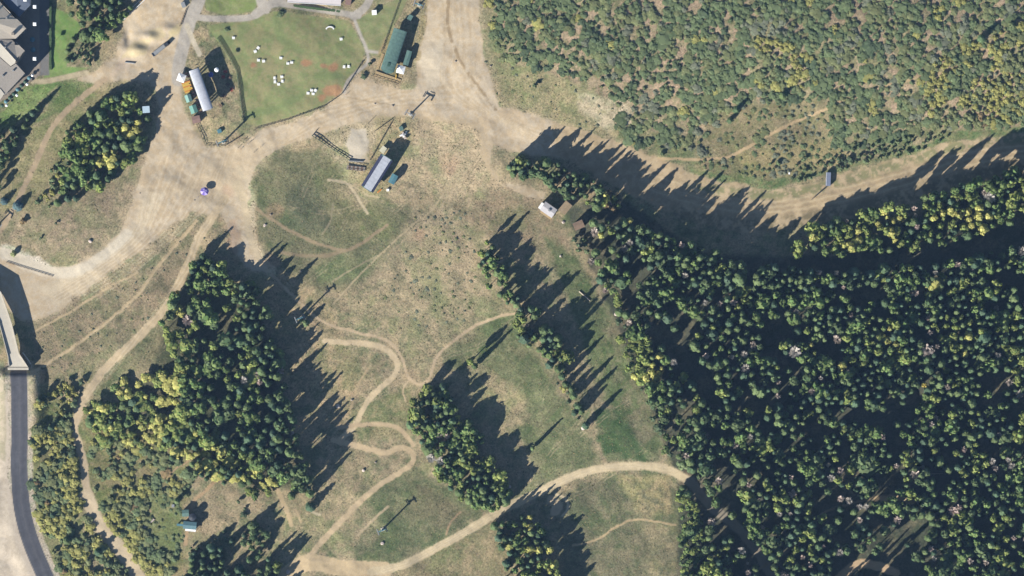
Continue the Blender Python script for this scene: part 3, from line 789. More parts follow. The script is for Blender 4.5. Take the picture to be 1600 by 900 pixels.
scatter([(1238, 372), (1262, 356), (1310, 345), (1335, 308), (1400, 284), (1480, 260), (1540, 250), (1660, 238), (1660, 330), (1600, 345), (1530, 368), (1440, 385), (1350, 398), (1250, 390)], 10.5, [('aspen_yellow', 1), ('aspen_yellow_green', 2.6), ('aspen_bright_green', 2.2), ('conifer', 2.4), ('bare', .4)], (14, 19), (2.1, 3.1), 'in the upper forest tongue', gap=(26, .36), seed=27, tall=([(1330, 330), (1330, 290), (1660, 220), (1660, 290), (1480, 305), (1400, 330)], (24, 30)))
scatter([(790, 256), (812, 246), (880, 262), (945, 292), (972, 318), (955, 332), (915, 318), (850, 288), (795, 272)], 9.5, [('aspen_green', 1), ('conifer', 2.4), ('aspen_yellow_green', 1), ('shrub_russet', .3)], (13, 19), (1.9, 2.8), 'in the narrow tree belt above the white-roofed hut', seed=28)
# middle clumps
scatter([(745, 378), (770, 370), (786, 420), (800, 455), (822, 482), (812, 500), (795, 478), (770, 455), (752, 425)], 9.5, [('aspen_bright_green', 1.6), ('conifer', 2.4), ('aspen_yellow_green', .8)], (11, 16), (1.8, 2.6), 'in the upper part of the middle tree clump', seed=31)
scatter([(804, 490), (834, 480), (860, 505), (876, 535), (888, 566), (872, 580), (840, 556), (812, 526)], 10, [('aspen_bright_green', 1.2), ('conifer', 2.4), ('aspen_yellow_green', .5), ('bare', .2)], (11, 20), (2.0, 3.2), 'in the slanting row of trees across the middle meadow', gap=(14, .36), seed=32)
for k, (x, y, h) in enumerate([(879, 588, 18), (884, 600, 11), (896, 618, 17), (903, 634, 15.5), (915, 664, 15), (898, 645, 8), (872, 577, 16), (893, 608, 9), (908, 642, 10)]):
    PLANTS.append(('conifer', x, y, h, 1.7 + h * .06, 'in the row of spaced conifers with long shadows')); mark(x, y, 9)
scatter([(864, 560), (880, 575), (900, 620), (918, 668), (905, 665), (885, 630), (866, 585)], 8, [('shrub_green', 1), ('shrub_dark', 1), ('shrub_yellow', .4)], (1.5, 3), (1, 1.7), 'under the row of spaced conifers', seed=33)
scatter([(640, 628), (660, 612), (690, 604), (705, 630), (725, 650), (745, 680), (772, 720), (802, 765), (795, 792), (765, 797), (735, 792), (705, 765), (675, 722), (650, 680)], 9.5, [('aspen_yellow_green', 1.8), ('conifer', 2.4), ('aspen_bright_green', 2), ('bare', .15)], (10, 16), (2.2, 3.2), 'in the long clump above the pale road', seed=34)
scatter([(768, 822), (800, 812), (835, 806), (850, 840), (868, 880), (875, 950), (800, 950), (790, 870)], 10, [('aspen_yellow', .8), ('aspen_yellow_green', 1.6), ('conifer', 2.2), ('aspen_bright_green', 1)], (12, 18), (1.9, 2.6), 'in the tree clump below the pale road', seed=35)
# lower left forest
LLF = [(308, 400), (335, 392), (352, 420), (362, 442), (400, 445), (415, 480), (418, 520), (440, 550), (450, 620), (465, 690), (492, 755), (495, 800), (470, 795), (440, 760), (400, 745), (350, 700), (300, 680), (280, 640), (290, 590), (262, 545), (252, 500), (272, 458), (290, 430)]
scatter([(318, 396), (350, 420), (360, 460), (300, 460), (285, 440)], 10, [('aspen_bright_green', 2), ('conifer', 1)], (9, 13), (2, 2.7), 'at the upper tip of the lower-left wood', seed=41)
scatter([(362, 440), (400, 445), (415, 480), (418, 520), (440, 550), (450, 620), (465, 690), (492, 755), (480, 780), (440, 700), (420, 620), (400, 540), (370, 490)], 9.5, [('conifer', 3), ('aspen_green', 1)], (16, 22), (2.0, 2.9), 'on the shaded eastern edge of the lower-left wood', seed=42)
scatter(LLF, 11.5, [('aspen_bright_green', 2.2), ('aspen_green', 1.2), ('conifer', 2.6), ('bare', .3), ('aspen_yellow_green', 1.6)], (10, 16), (2.3, 3.5), 'inside the lower-left wood', gap=(20, .46), seed=43)
scatter([(262, 462), (285, 455), (285, 490), (262, 490)], 9, [('aspen_yellow', 1), ('aspen_golden', .3)], (8, 10), (1.8, 2.3), 'beside the dirt track at the yellow tip of the lower-left wood', seed=44)
scatter([(130, 640), (165, 610), (220, 590), (290, 580), (310, 640), (350, 680), (400, 720), (440, 770), (420, 790), (360, 750), (310, 735), (250, 700), (200, 690), (150, 690)], 9, [('aspen_yellow', 3.2), ('aspen_yellow_green', 2), ('conifer', 1.0), ('aspen_bright_green', .7)], (4, 8), (2.0, 3.0), 'in the autumn grove of the lower-left wood', gap=(20, .38), seed=45)
scatter([(290, 690), (350, 700), (380, 740), (360, 760), (300, 740)], 9.5, [('conifer', 3), ('aspen_yellow', .6)], (10, 13), (1.8, 2.4), 'above the tan clearing of the lower-left knoll', seed=46)
scatter([(48, 672), (110, 650), (128, 720), (135, 790), (175, 860), (205, 910), (95, 910), (72, 840), (50, 760)], 7.5, [('shrub_yellow', 3), ('shrub_olive', 1.6), ('shrub_green', 1.5), ('shrub_dark', .5), ('shrub_russet', .08)], (1.4, 3.4), (1.8, 3.4), 'between the asphalt road and the washed-out track', gap=(18, .42), seed=47)
scatter([(135, 690), (200, 690), (250, 700), (300, 740), (290, 790), (270, 900), (215, 900), (180, 840), (148, 780)], 7.5, [('shrub_yellow', 2), ('shrub_olive', 1.8), ('shrub_green', 1.8), ('shrub_russet', .12)], (1.0, 2.4), (1.8, 3.2), 'in the scrub right of the washed-out track', gap=(18, .46), seed=48, avoid=[[(225, 770), (290, 770), (290, 860), (240, 868)]])
scatter([(225, 770), (290, 770), (290, 860), (240, 868)], 9, [('shrub_green', 3), ('shrub_olive', 1)], (.4, 1.0), (1.2, 2.0), 'low in the green clearing left of the teal huts', gap=(12, .55), seed=53)
scatter([(60, 620), (105, 600), (130, 590), (125, 640), (105, 660), (70, 660)], 8, [('shrub_dark', 1), ('shrub_green', 1), ('shrub_yellow', 1)], (2.5, 5), (1.4, 2.2), 'above the bend of the washed-out track', gap=(16, .4), seed=49)
scatter([(300, 860), (350, 850), (395, 820), (430, 800), (400, 880), (440, 870), (455, 890), (440, 950), (290, 950)], 10, [('conifer', 2), ('aspen_green', 1.4)], (8, 12), (1.9, 2.9), 'at the bottom edge below the tan clearing', gap=(20, .52), seed=50)
scatter([(350, 770), (400, 800), (370, 840), (340, 850), (300, 880), (290, 860), (370, 815)], 9, [('shrub_green', 1), ('shrub_dark', 1)], (1.5, 3.5), (1.1, 1.8), 'around the tan clearing of the knoll', gap=(16, .54), seed=51)
scatter([(420, 870), (452, 880), (450, 930), (410, 930)], 10, [('aspen_yellow_green', 2), ('conifer', 1)], (12, 16), (1.9, 2.4), 'at the bottom edge beside the dirt road end', seed=52)
# upper left
scatter([(176, 155), (205, 146), (232, 168), (224, 205), (214, 236), (190, 268), (150, 298), (112, 318), (80, 325), (95, 290), (100, 240), (105, 210), (135, 180)], 10, [('aspen_yellow_green', 2), ('aspen_bright_green', 2), ('conifer', 2.4), ('aspen_yellow', .9)], (8, 13), (2.3, 3.3), 'in the oval grove by the dirt plaza', gap=(22, .36), seed=61, avoid=[[(222, 162), (242, 162), (242, 182), (222, 182)]])
scatter([(58, 315), (75, 280), (95, 220), (105, 215), (98, 260), (80, 325)], 7.5, [('shrub_yellow', 1), ('shrub_green', 1.6)], (2, 4), (1.2, 1.8), 'on the left fringe of the oval grove', seed=62)
scatter([(108, -20), (232, -20), (200, 22), (180, 40), (165, 58), (140, 62), (122, 34), (104, 16)], 10, [('conifer', 2), ('aspen_green', 1.4), ('aspen_bright_green', 1)], (7, 11), (1.9, 2.5), 'in the grove above the lodge lawn', gap=(20, .38), seed=63)
scatter([(104, 62), (122, 58), (150, 80), (148, 100), (120, 103), (104, 96)], 8, [('conifer', 1), ('shrub_dark', 1.4), ('shrub_green', 1)], (2.5, 5.5), (1.2, 1.9), 'in the planted bed beside the lodge lawn', gap=(14, .4), seed=64)
scatter([(-30, 215), (10, 196), (45, 172), (66, 165), (50, 195), (25, 225), (8, 260), (5, 300), (-30, 330)], 9.5, [('conifer', 2), ('aspen_green', 1), ('shrub_green', .5)], (7, 11), (1.6, 2.2), 'in the dark row of trees below the lodge', gap=(16, .45), seed=65)
# scrub hillside, upper right
SCRUB = [(758, -20), (1660, -20), (1660, 190), (1500, 200), (1400, 215), (1330, 232), (1300, 225), (1290, 160), (1180, 160), (1110, 180), (1100, 240), (1020, 236), (965, 212), (968, 160), (940, 135), (880, 118), (850, 105), (785, 92), (764, 60)]
scatter([(1180, 60), (1240, 70), (1260, 140), (1180, 140)], 6.8, [('shrub_yellow', 2), ('shrub_olive', 1), ('shrub_green', 1)], (1.0, 1.9), (1.6, 2.6), 'in the yellow patch of the scrub hillside', gap=(14, .36), seed=71)
scatter([(1460, 100), (1660, 0), (1660, 190), (1480, 195), (1440, 170)], 7, [('shrub_green', 1.4), ('shrub_yellow', 2.0), ('shrub_olive', 1.4), ('shrub_russet', .08)], (1.0, 2.2), (1.6, 2.8), 'in the yellowing scrub at the upper right edge', gap=(16, .40), seed=72)
scatter(SCRUB, 7.4, [('shrub_grey', 1), ('shrub_olive', 2.2), ('shrub_green', 4), ('shrub_dark', .8), ('shrub_yellow', .25)], (.7, 1.5), (1.5, 3.4), 'on the scrub hillside at the upper right', gap=(11, .46), seed=73)
scatter([(1100, 180), (1290, 160), (1330, 232), (1250, 275), (1180, 280), (1080, 262), (1100, 240)], 9, [('shrub_grey', 1.5), ('shrub_olive', 3), ('shrub_green', 1)], (.4, 1.0), (1.1, 2.1), 'on the brown slope below the diagonal footpath', gap=(18, .53), seed=74)
scatter([(1200, 255), (1350, 225), (1480, 205), (1480, 222), (1380, 250), (1230, 285)], 7, [('shrub_green', 2), ('shrub_dark', 1)], (1.5, 3), (1.1, 1.7), 'in the green verge above the trailer road', gap=(14, .38), seed=75)
scatter([(700, 90), (770, 90), (860, 115), (960, 170), (960, 215), (880, 195), (780, 165)], 13, [('shrub_grey', 2), ('shrub_olive', 1)], (.3, .6), (.6, 1.1), 'on the pale slope beside the dirt road', gap=(14, .54), seed=76)
scatter([(300, 350), (330, 350), (290, 430), (220, 520), (60, 610), (60, 500), (200, 440)], 11, [('shrub_grey', 2), ('shrub_olive', 1)], (.2, .5), (.5, 1.0), 'on the brown slope between the tracks', gap=(14, .56), seed=77)
scatter([(650, 340), (740, 330), (745, 420), (740, 500), (660, 520), (600, 470)], 10, [('shrub_grey', 2), ('shrub_olive', 1)], (.15, .4), (.6, 1.2), 'low in the dry middle meadow', gap=(14, .55), seed=78)

# single plants that can be picked out
SINGLE = [('aspen_yellow_green', 735, 565, 15, 2.6, 'lone yellow-green tree between trail and middle clump', 'tree'),
    ('conifer', 742, 572, 16, 2.3, 'dark conifer right behind the lone yellow-green tree', 'tree'),
    ('shrub_dark', 836, 134, 3, 1.8, 'dark round shrub alone on the pale slope above the dirt road', 'shrub'),
    ('conifer', 1140, 188, 7, 2.4, 'green conifer at the left rim of the brown slope', 'tree'),
    ('conifer', 1150, 172, 7, 2.6, 'larger green conifer standing above another on the brown slope', 'tree'),
    ('shrub_green', 1580, 40, 4, 2.4, 'big green bush near the upper right corner', 'shrub'),
    ('conifer', 1532, 62, 8, 3.0, 'dark conifer casting a black shadow near the diagonal footpath', 'tree'),
    ('conifer', 1222, 150, 6, 2.6, 'dark conifer under the yellow scrub patch', 'tree'),
    ('shrub_dark', 1035, 240, 2.5, 1.8, 'dark bush beside the dirt road bend', 'shrub'),
    ('shrub_russet', 36, 346, 3.2, 2.4, 'reddish-brown bush on the dry slope at the left edge', 'shrub'),
    ('shrub_dark', 88, 349, 2.0, 1.2, 'small dark bush right of the reddish-brown one', 'shrub'),
    ('shrub_dark', 64, 372, 2.0, 1.2, 'small dark bush above the pale track at the left', 'shrub'),
    ('shrub_olive', 22, 396, 3.4, 2.5, 'olive bush standing in the pale track at the left edge', 'shrub'),
    ('spruce', 28, 322, 5.5, 3.3, 'pale blue-green spruce left of the dry slope', 'tree'),
    ('spruce', 7, 314, 5.0, 2.6, 'blue-green spruce at the very left edge', 'tree'),
    ('conifer', 796, 262, 7, 2.3, 'round dark conifer at the left end of the tree belt', 'tree'),
    ('conifer', 478, 505, 8, 2.6, 'conifer beside the lift tower next to the trail fork', 'tree'),
    ('shrub_green', 470, 502, 3, 2.0, 'green bush at the foot of the tower near the trail fork', 'shrub'),
    ('shrub_dark', 578, 100, 2.5, 1.5, 'dark bush at the path fork by the green-roofed terminal', 'shrub'),
    ('shrub_dark', 568, 120, 1.5, 2.2, 'low dark bush on the bank below the path fork', 'shrub'),
    ('shrub_green', 438, 23, 1.2, 2.4, 'low green bush on the upper edge of the picnic lawn', 'shrub'),
    ('shrub_green', 354, 47, 1.0, 1.8, 'small green bush in the upper left of the picnic lawn', 'shrub'),
    ('conifer', 105, 845, 8, 2.8, 'dark conifer in the scrub right of the asphalt bend', 'tree'),
    ('conifer', 155, 862, 9, 3.0, 'dark conifer left of the lower washed-out track', 'tree'),
    ('conifer', 83, 805, 5, 2.3, 'dark conifer close to the asphalt bend', 'tree'),
    ('conifer', 80, 668, 6, 2.4, 'dark conifer above the yellow scrub by the asphalt', 'tree'),
    ('conifer', 277, 782, 7, 1.9, 'dark conifer above the small teal-roofed hut', 'tree'),
    ('conifer', 305, 865, 9, 1.7, 'slim conifer with a long shadow below the clearing', 'tree'),
    ('shrub_russet', 101, 893, 2.2, 1.7, 'red-leaved bush right of the asphalt at the bottom edge', 'shrub'),
    ('conifer', 795, 768, 12, 2.0, 'conifer at the lower right corner of the long clump', 'tree'),
    ('conifer', 832, 700, 15, 1.5, 'slim conifer right of the long clump', 'tree'),
    ('aspen_yellow', 946, 306, 15, 3.0, 'yellow tree at the right end of the tree belt', 'tree'),
    ('aspen_yellow', 983, 345, 19, 2.4, 'yellow-topped tree just inside the big forest corner', 'tree'),
    ('aspen_yellow', 939, 368, 17, 2.6, 'bright yellow tree right of the brown hut roof', 'tree'),
    ('aspen_golden', 1441, 600, 19, 2.0, 'orange-gold tree in the middle of the big forest', 'tree')]
for kind, px, py, h, rad, lab, cat in SINGLE:
    place_tree(kind, px, py, h, rad, lab, None, None, cat)

KN = {'conifer': 'dark green conifer', 'bare': 'leafless pinkish-grey tree', 'aspen_green': 'dull green broadleaf tree', 'aspen_bright_green': 'fresh green broadleaf tree',
      'aspen_yellow_green': 'yellow-green broadleaf tree', 'aspen_yellow': 'yellow autumn tree', 'aspen_golden': 'golden autumn tree',
      'shrub_green': 'green bush', 'shrub_olive': 'olive bush', 'shrub_yellow': 'yellow bush', 'shrub_dark': 'dark green bush', 'shrub_russet': 'russet bush', 'shrub_grey': 'grey-green bush'}
FAM = {'conifer': 'conifer', 'bare': 'bare'}
def fam(k): return 'aspen' if k.startswith('aspen') else 'shrub' if k.startswith('shrub') else k
stuff_names = {'conifer': ('conifer_wood', 'mass of smaller dark green conifers filling the woods', 'conifer wood'),
               'aspen': ('aspen_wood', 'mass of smaller green and yellow broadleaf trees filling the woods', 'broadleaf wood'),
               'shrub': ('scrub_thicket', 'mass of small green, olive and yellow scrub bushes covering the hillsides', 'scrub'),
               'bare': ('bare_wood', 'smaller leafless pinkish trees between the conifers', 'bare wood')}
PXY = np.array([(p[1], p[2]) for p in PLANTS])
def area_of(px, py, phrase):
    if phrase == in_forest:
        v = 'topmost' if py < 470 else 'upper' if py < 560 else 'middle' if py < 650 else 'lower' if py < 740 else 'low' if py < 820 else 'bottom'
        h = 'left' if px < 1130 else 'left-centre' if px < 1230 else 'centre' if px < 1330 else 'right-centre' if px < 1430 else 'right' if px < 1520 else 'far right'
        return 'in the %s %s of the big forest' % (v, h)
    if 'scrub hillside at the upper right' in phrase:
        return 'on the %s %s of the scrub hillside' % ('upper' if py < 90 else 'lower', 'left' if px < 920 else 'middle' if px < 1200 else 'right')
    return phrase
def describe(k, px, py, rad, phrase):
    d = np.hypot(PXY[:, 0] - px, PXY[:, 1] - py)
    lab = ('small ' if rad < 2.3 else 'huge ' if rad > 3.9 else 'large ' if rad > 3.2 else '') + KN[k]
    for j in np.argsort(d)[1:24]:
        q = PLANTS[j]
        if KN[q[0]] != KN[k]:
            dx, dy = px - q[1], py - q[2]
            w_ = ('right of' if dx > 0 else 'left of') if abs(dx) > abs(dy) else ('below' if dy > 0 else 'above')
            if q[0] != 'shrub_olive' or True:
                nn = KN[q[0]].replace(' broadleaf', '').replace('pinkish-', '').replace('dark green conifer', 'conifer')
                full_ = '%s %s %s %s, %s' % (lab, w_, 'an' if nn[0] in 'aeiou' else 'a', nn, area_of(px, py, phrase))
                if len(full_.split()) <= 16: return full_
    return ' '.join((lab + ' ' + area_of(px, py, phrase)).split()[:16])
by = {}
for p in PLANTS: by.setdefault(fam(p[0]), []).append(p)
print('PLANTS', {k: len(v) for k, v in by.items()})
for f_, lst in by.items():
    inside = [p for p in lst if 0 <= p[1] <= 1600 and 0 <= p[2] <= 900]
    outside = [p for p in lst if not (0 <= p[1] <= 1600 and 0 <= p[2] <= 900)]
    inside.sort(key=lambda p: -p[4])
    nsing = {'aspen': sum(1 for s in SINGLE if s[0].startswith('aspen')), 'shrub': sum(1 for s in SINGLE if s[0].startswith('shrub')), 'conifer': sum(1 for s in SINGLE if s[0] == 'conifer'), 'bare': 0}[f_]
    lim = 298 - nsing
    ones, rest = inside[:lim], inside[lim:] + outside
    if len(inside) <= lim: rest = outside
    for k, px, py, h, rad, phrase in ones:
        place_tree(k, px, py, h, rad, describe(k, px, py, rad, phrase), KN[k].replace('bush', 'bushe') + 's ' + phrase)
    if not rest: continue
    VV = []; FF = []; CC = []; n0 = 0
    P = np.array([(p[1], p[2]) for p in rest]); zz = terrain(P[:, 0], P[:, 1])
    for (k, px, py, h, rad, phrase), z_ in zip(rest, zz):
        V, F, Cc = KIND[k][random.randrange(len(KIND[k]))]
        a = random.uniform(0, 6.28); ca, sa = math.cos(a), math.sin(a)
        x, y = W(px, py)
        ry = rad * random.uniform(.88, 1.12)
        V2 = np.stack([V[:, 0] * rad * ca - V[:, 1] * ry * sa + x, V[:, 0] * rad * sa + V[:, 1] * ry * ca + y, V[:, 2] * h + z_], 1)
        VV.append(V2); FF.append(F + n0); CC.append(Cc * (random.uniform(.85, 1.15) if f_ == 'shrub' else random.uniform(.75, 1.3))); n0 += len(V)
        if f_ != 'shrub':
            tv = np.array(tb.v); tq = []
            for q in tb.f:
                for j in range(1, len(q) - 1): tq.append((q[0], q[j], q[j + 1]))
            k2 = min(h * .5, 8) * 1.6
            VV.append(tv * (k2, k2, h) + (x, y, z_)); FF.append(np.array(tq) + n0)
            CC.append(np.tile(A(205, 190, 172) if f_ != 'conifer' else A(120, 105, 88), (len(tv), 1))); n0 += len(tv)
    VV = np.concatenate(VV); CC = np.concatenate(CC)
    nm, lab, cat = stuff_names[f_]
    me = mesh_np(nm, VV, np.concatenate(FF), M_leaf, np.concatenate([CC, np.ones((len(CC), 1))], 1))
    o = bpy.data.objects.new(nm, me); col.objects.link(o); tag(o, lab, cat); o['kind'] = 'stuff'

# low grass tufts: real relief on the meadows
def tufts(name, label, n, poly_list, cols, hr, seed):
    r = np.random.default_rng(seed); VV = []; FF = []; CC = []
    xs = r.uniform(-20, 1620, n * 4); ys = r.uniform(-20, 920, n * 4)
    ok = np.zeros(len(xs), bool)
    for pl in poly_list: ok |= in_poly(xs, ys, pl)
    ji = np.searchsorted(gx, xs).clip(0, WN - 1); ii = np.searchsorted(gy, ys).clip(0, HN - 1)
    ok &= (REG[ii, ji] == 0) & (fbm(xs, ys, 16, seed, 3) > .47)
    xs = xs[ok][:n]; ys = ys[ok][:n]; zz = terrain(xs, ys)
    m = len(xs); a = r.uniform(0, 6.28, (m, 5)); h = r.uniform(*hr, m); rd = r.uniform(.25, .6, m)
    cx = (xs - 800) * S; cy = (450 - ys) * S
    V = np.zeros((m, 6, 3)); 
    for k in range(5):
        th = 2 * PI * k / 5 + a[:, 0]
        rr_ = rd * (.7 + .5 * np.sin(a[:, k]))
        V[:, k, 0] = cx + np.cos(th) * rr_; V[:, k, 1] = cy + np.sin(th) * rr_; V[:, k, 2] = zz - .05
    V[:, 5, 0] = cx + np.cos(a[:, 1]) * .15; V[:, 5, 1] = cy + np.sin(a[:, 1]) * .15; V[:, 5, 2] = zz + h
    base = (np.arange(m) * 6)[:, None, None]
    F = (np.array([[k, (k + 1) % 5, 5] for k in range(5)])[None] + base).reshape(-1, 3)
    cc = np.array(cols)[r.integers(len(cols), size=m)] * r.uniform(.8, 1.2, (m, 1))
    Cc = np.repeat(cc, 6, 0)
    me = mesh_np(name, V.reshape(-1, 3), F, M_leaf, np.concatenate([Cc, np.ones((len(Cc), 1))], 1))
    o = bpy.data.objects.new(name, me); col.objects.link(o); tag(o, label, 'grass'); o['kind'] = 'stuff'
ALLM = [[(-20, -20), (1620, -20), (1620, 300), (1000, 300), (880, 330), (1060, 740), (1060, 920), (-20, 920)]]
tufts('grass_tufts', 'dry straw and grey-green grass tufts dotted over the meadows', 34000, ALLM,
      [A(186, 170, 132), A(120, 122, 88), A(176, 160, 122), A(104, 112, 78), A(150, 140, 106)], (.08, .34), 88)

# ------------------------------------------------------------------ paints
M_white = mat('white_paint', (.78, .78, .78), .5, .04, 2)
M_whiteroof = mat('white_membrane_roof', A(196, 200, 210), .6, .11, .7)
M_teal = mat('teal_metal_roof', A(100, 130, 122), .55, .16, .7)
M_tealblue = mat('blue_green_metal', A(92, 138, 150), .55, .08, 1)
M_dark = mat('dark_steel', (.03, .035, .045), .5, .1, 3)
M_navy = mat('navy_cladding', (.035, .04, .08), .6, .1, 3)
M_grey = mat('grey_steel', (.22, .23, .24), .5, .1, 3)
M_greyroof = mat('grey_shingle', A(172, 164, 154), .9, .1, 1.2, .3)
M_tanroof = mat('tan_shingle', A(214, 202, 184), .9, .08, 1.2, .3)
M_creamroof = mat('cream_flashing', A(214, 206, 190), .8, .05, 1)
M_slate = mat('slate_shingle', (.09, .11, .15), .8, .1, 1.2, .3)
M_stone = mat('stone_wall', (.22, .19, .16), .9, .2, 2, .3)
M_wood = mat('brown_timber', (.13, .085, .06), .8, .2, 2, .2)
M_deckwood = mat('ochre_deck_boards', A(190, 166, 124), .8, .15, 2)
M_yellow = mat('yellow_canvas', A(222, 184, 84), .8, .1, 1)
M_orange = mat('orange_plastic', A(214, 140, 70), .6, .1, 1)
M_purple = mat('purple_canvas', A(112, 92, 178), .8, .1, 1)
M_lilac = mat('lilac_canvas', A(190, 176, 236), .8, .1, 1)
M_blue = mat('blue_canvas', (.06, .08, .28), .8, .1, 1)
M_mauve = mat('mauve_roof', A(150, 122, 112), .9, .1, 1)
M_conc = mat('pale_concrete', A(208, 200, 184), .9, .06, .6, .1)
M_green = mat('dark_green_paint', (.03, .07, .05), .6, .1, 2)
M_hedge = mat('clipped_hedge', (.05, .085, .035), .95, .4, 3, .8)
M_glass = mat('dark_glass', (.02, .025, .035), .15, .05, 1)
M_tanhut = mat('weathered_tan_roof', A(160, 140, 112), .9, .12, 1)
M_rock = mat('pale_rock', A(212, 196, 186), .9, .12, 1, .4)
M_red = mat('red_cloth', (.30, .06, .045), .8, .1, 2)
M_tyre = mat('tyre_rubber', (.02, .02, .02), .9, .1, 5)
M_skin = mat('skin', (.42, .27, .2), .6, .05, 5)

# ------------------------------------------------------------------ lift terminals
def roof_shell(mb, x0, x1, hw, z0, rise, n=10, thick=.25, ends=True):
    """barrel roof of real thickness along x"""
    prof = [(hw * math.cos(PI * k / n), z0 + rise * math.sin(PI * k / n)) for k in range(n + 1)]
    vs = [(x, y, z) for x in (x0, x1) for y, z in prof]
    m_ = n + 1
    fs = [(k, k + 1, m_ + k + 1, m_ + k) for k in range(n)] + [tuple(range(m_))[::-1], tuple(range(m_, 2 * m_))]
    fs.append((0, m_, 2 * m_ - 1, m_ - 1))
    return mb.add(vs, fs)

def lift_terminal(name, label, px, py, rz, Lm, Wm, H, roofmat, bodymat, ribs=True):
    t = thing(name, label, 'lift terminal', px, py, rz)
    rf = MB(); roof_shell(rf, -Lm / 2, Lm / 2, Wm / 2, H - 1.1, 1.1); r_ = rf.build('roof', roofmat, t)
    n = int(Lm / 2.3)
    if ribs:
        for k in range(1, n):
            x = -Lm / 2 + Lm * k / n
            m_ = MB(); prof = [((Wm / 2 + .05) * math.cos(PI * j / 10), H - 1.1 + 1.16 * math.sin(PI * j / 10)) for j in range(11)]
            vs = [(x + dx, y, z) for dx in (-.06, .06) for y, z in prof]
            m_.add(vs, [(j, j + 1, 12 + j, 11 + j) for j in range(10)])
            m_.build('seam', roofmat, r_)
    MB().box((0, 0, H - 2.1), (Lm - .6, Wm - .7, 2.0)).build('body', bodymat, t)
    MB().box((0, 0, H - 3.3), (Lm + .8, Wm * .5, .4)).build('drive_frame', M_grey, t)
    for sx in (-1, 1):
        for sy in (-1, 1):
            MB().box((sx * Lm * .36, sy * Wm * .28, (H - 3.5) / 2 - .3), (.8, .8, H - 3.5 + .6)).build('column', M_grey, t)
    wl = MB()
    wl.box((0, 0, 1.7), (Lm * .5, Wm * .62, 3.5)); wl.build('machine_room', bodymat, t)
    for sx in (-1, 1):
        b = MB()
        for k in range(16):
            a0 = 2 * PI * k / 16; a1 = 2 * PI * (k + 1) / 16
            b.tube((sx * Lm * .4 + 2.1 * math.cos(a0), 2.1 * math.sin(a0), H - 3.7), (sx * Lm * .4 + 2.1 * math.cos(a1), 2.1 * math.sin(a1), H - 3.7), .1, n=5)
        b.build('bullwheel', M_dark, t)
    d = MB().box((Lm * .1, Wm * .31 + .03, 1.2), (1.1, .08, 2.2)).build('door', M_green, t)
    return t
t1 = lift_terminal('lift_terminal', 'long white-roofed chairlift terminal beside the picnic lawn', 315.5, 141, ang((304, 109), (327, 174)), 26.5, 6.6, 9.5, M_whiteroof, M_navy)
t2 = lift_terminal('lift_terminal', 'large teal-green-roofed lift terminal right of the picnic lawn', 616, 79, ang((606, 109), (626, 48)), 26.5, 8.6, 7.0, M_teal, M_dark)
t3 = lift_terminal('lift_terminal', 'slim terminal with white roof strip on the plaza below', 589.5, 271, ang((574, 294), (606, 243)), 23.5, 8.8, 7.6, M_navy, M_dark, False)
MB().box((0, -.3, 7.68), (23.3, 5.2, .22)).build('roof_strip', M_whiteroof, t3)
MB().box((11.4, 0, 7.45), (1.2, 6.8, .5)).build('end_cap', M_teal, t3)
MB().box((-11.5, 0, 7.45), (1.0, 6.4, .5)).build('end_cap', M_teal, t3)
for k in range(1, 9):
    MB().box((-11.65 + 23.3 * k / 9, -.3, 7.8), (.12, 5.2, .08)).build('seam', M_whiteroof, t3)
# roof details of the green terminal
MB().box((-9.5, .2, 7.05), (2.2, 1.6, .5)).build('roof_vent', M_green, t2)
e_ = MB(); e_.prism([(-13.2, 4.2), (-13.2, -4.2), (-14.6, -2.6), (-15.2, 0), (-14.6, 2.6)], 5.4, 6.0); e_.build('end_canopy', M_teal, t2)

# chairs parked along the rail of the white terminal
def make_chair():
    t = thing('lift_chair', 'x', 'lift chair', 300, 140, 0)
    MB().tube((0, 0, 3.1), (0, 0, .9), .05, n=6).build('hanger', M_grey, t)
    MB().box((0, 0, .45), (1.7, .5, .08)).build('seat', M_dark, t)
    MB().box((0, -.28, .8), (1.7, .08, .6)).build('backrest', M_dark, t)
    MB().tube((-.85, .25, .85), (.85, .25, .85), .04, n=6).build('safety_bar', M_red, t)
    return t
ch0 = make_chair()
a1 = ang((304, 109), (327, 174)); n_ch = 13
for k in range(n_ch):
    o = ch0 if k == 0 else copy_tree(ch0)
    f = k / (n_ch - 1)
    px = 292.6 + 21.5 * f; py = 115.5 + 60 * f
    o.location = G(px, py, 3.6); o.rotation_euler = (0, 0, a1 + PI / 2)
    o['label'] = 'dark lift chair hanging in the row along the white-roofed terminal'; o['group'] = 'lift chairs parked along the white-roofed terminal'

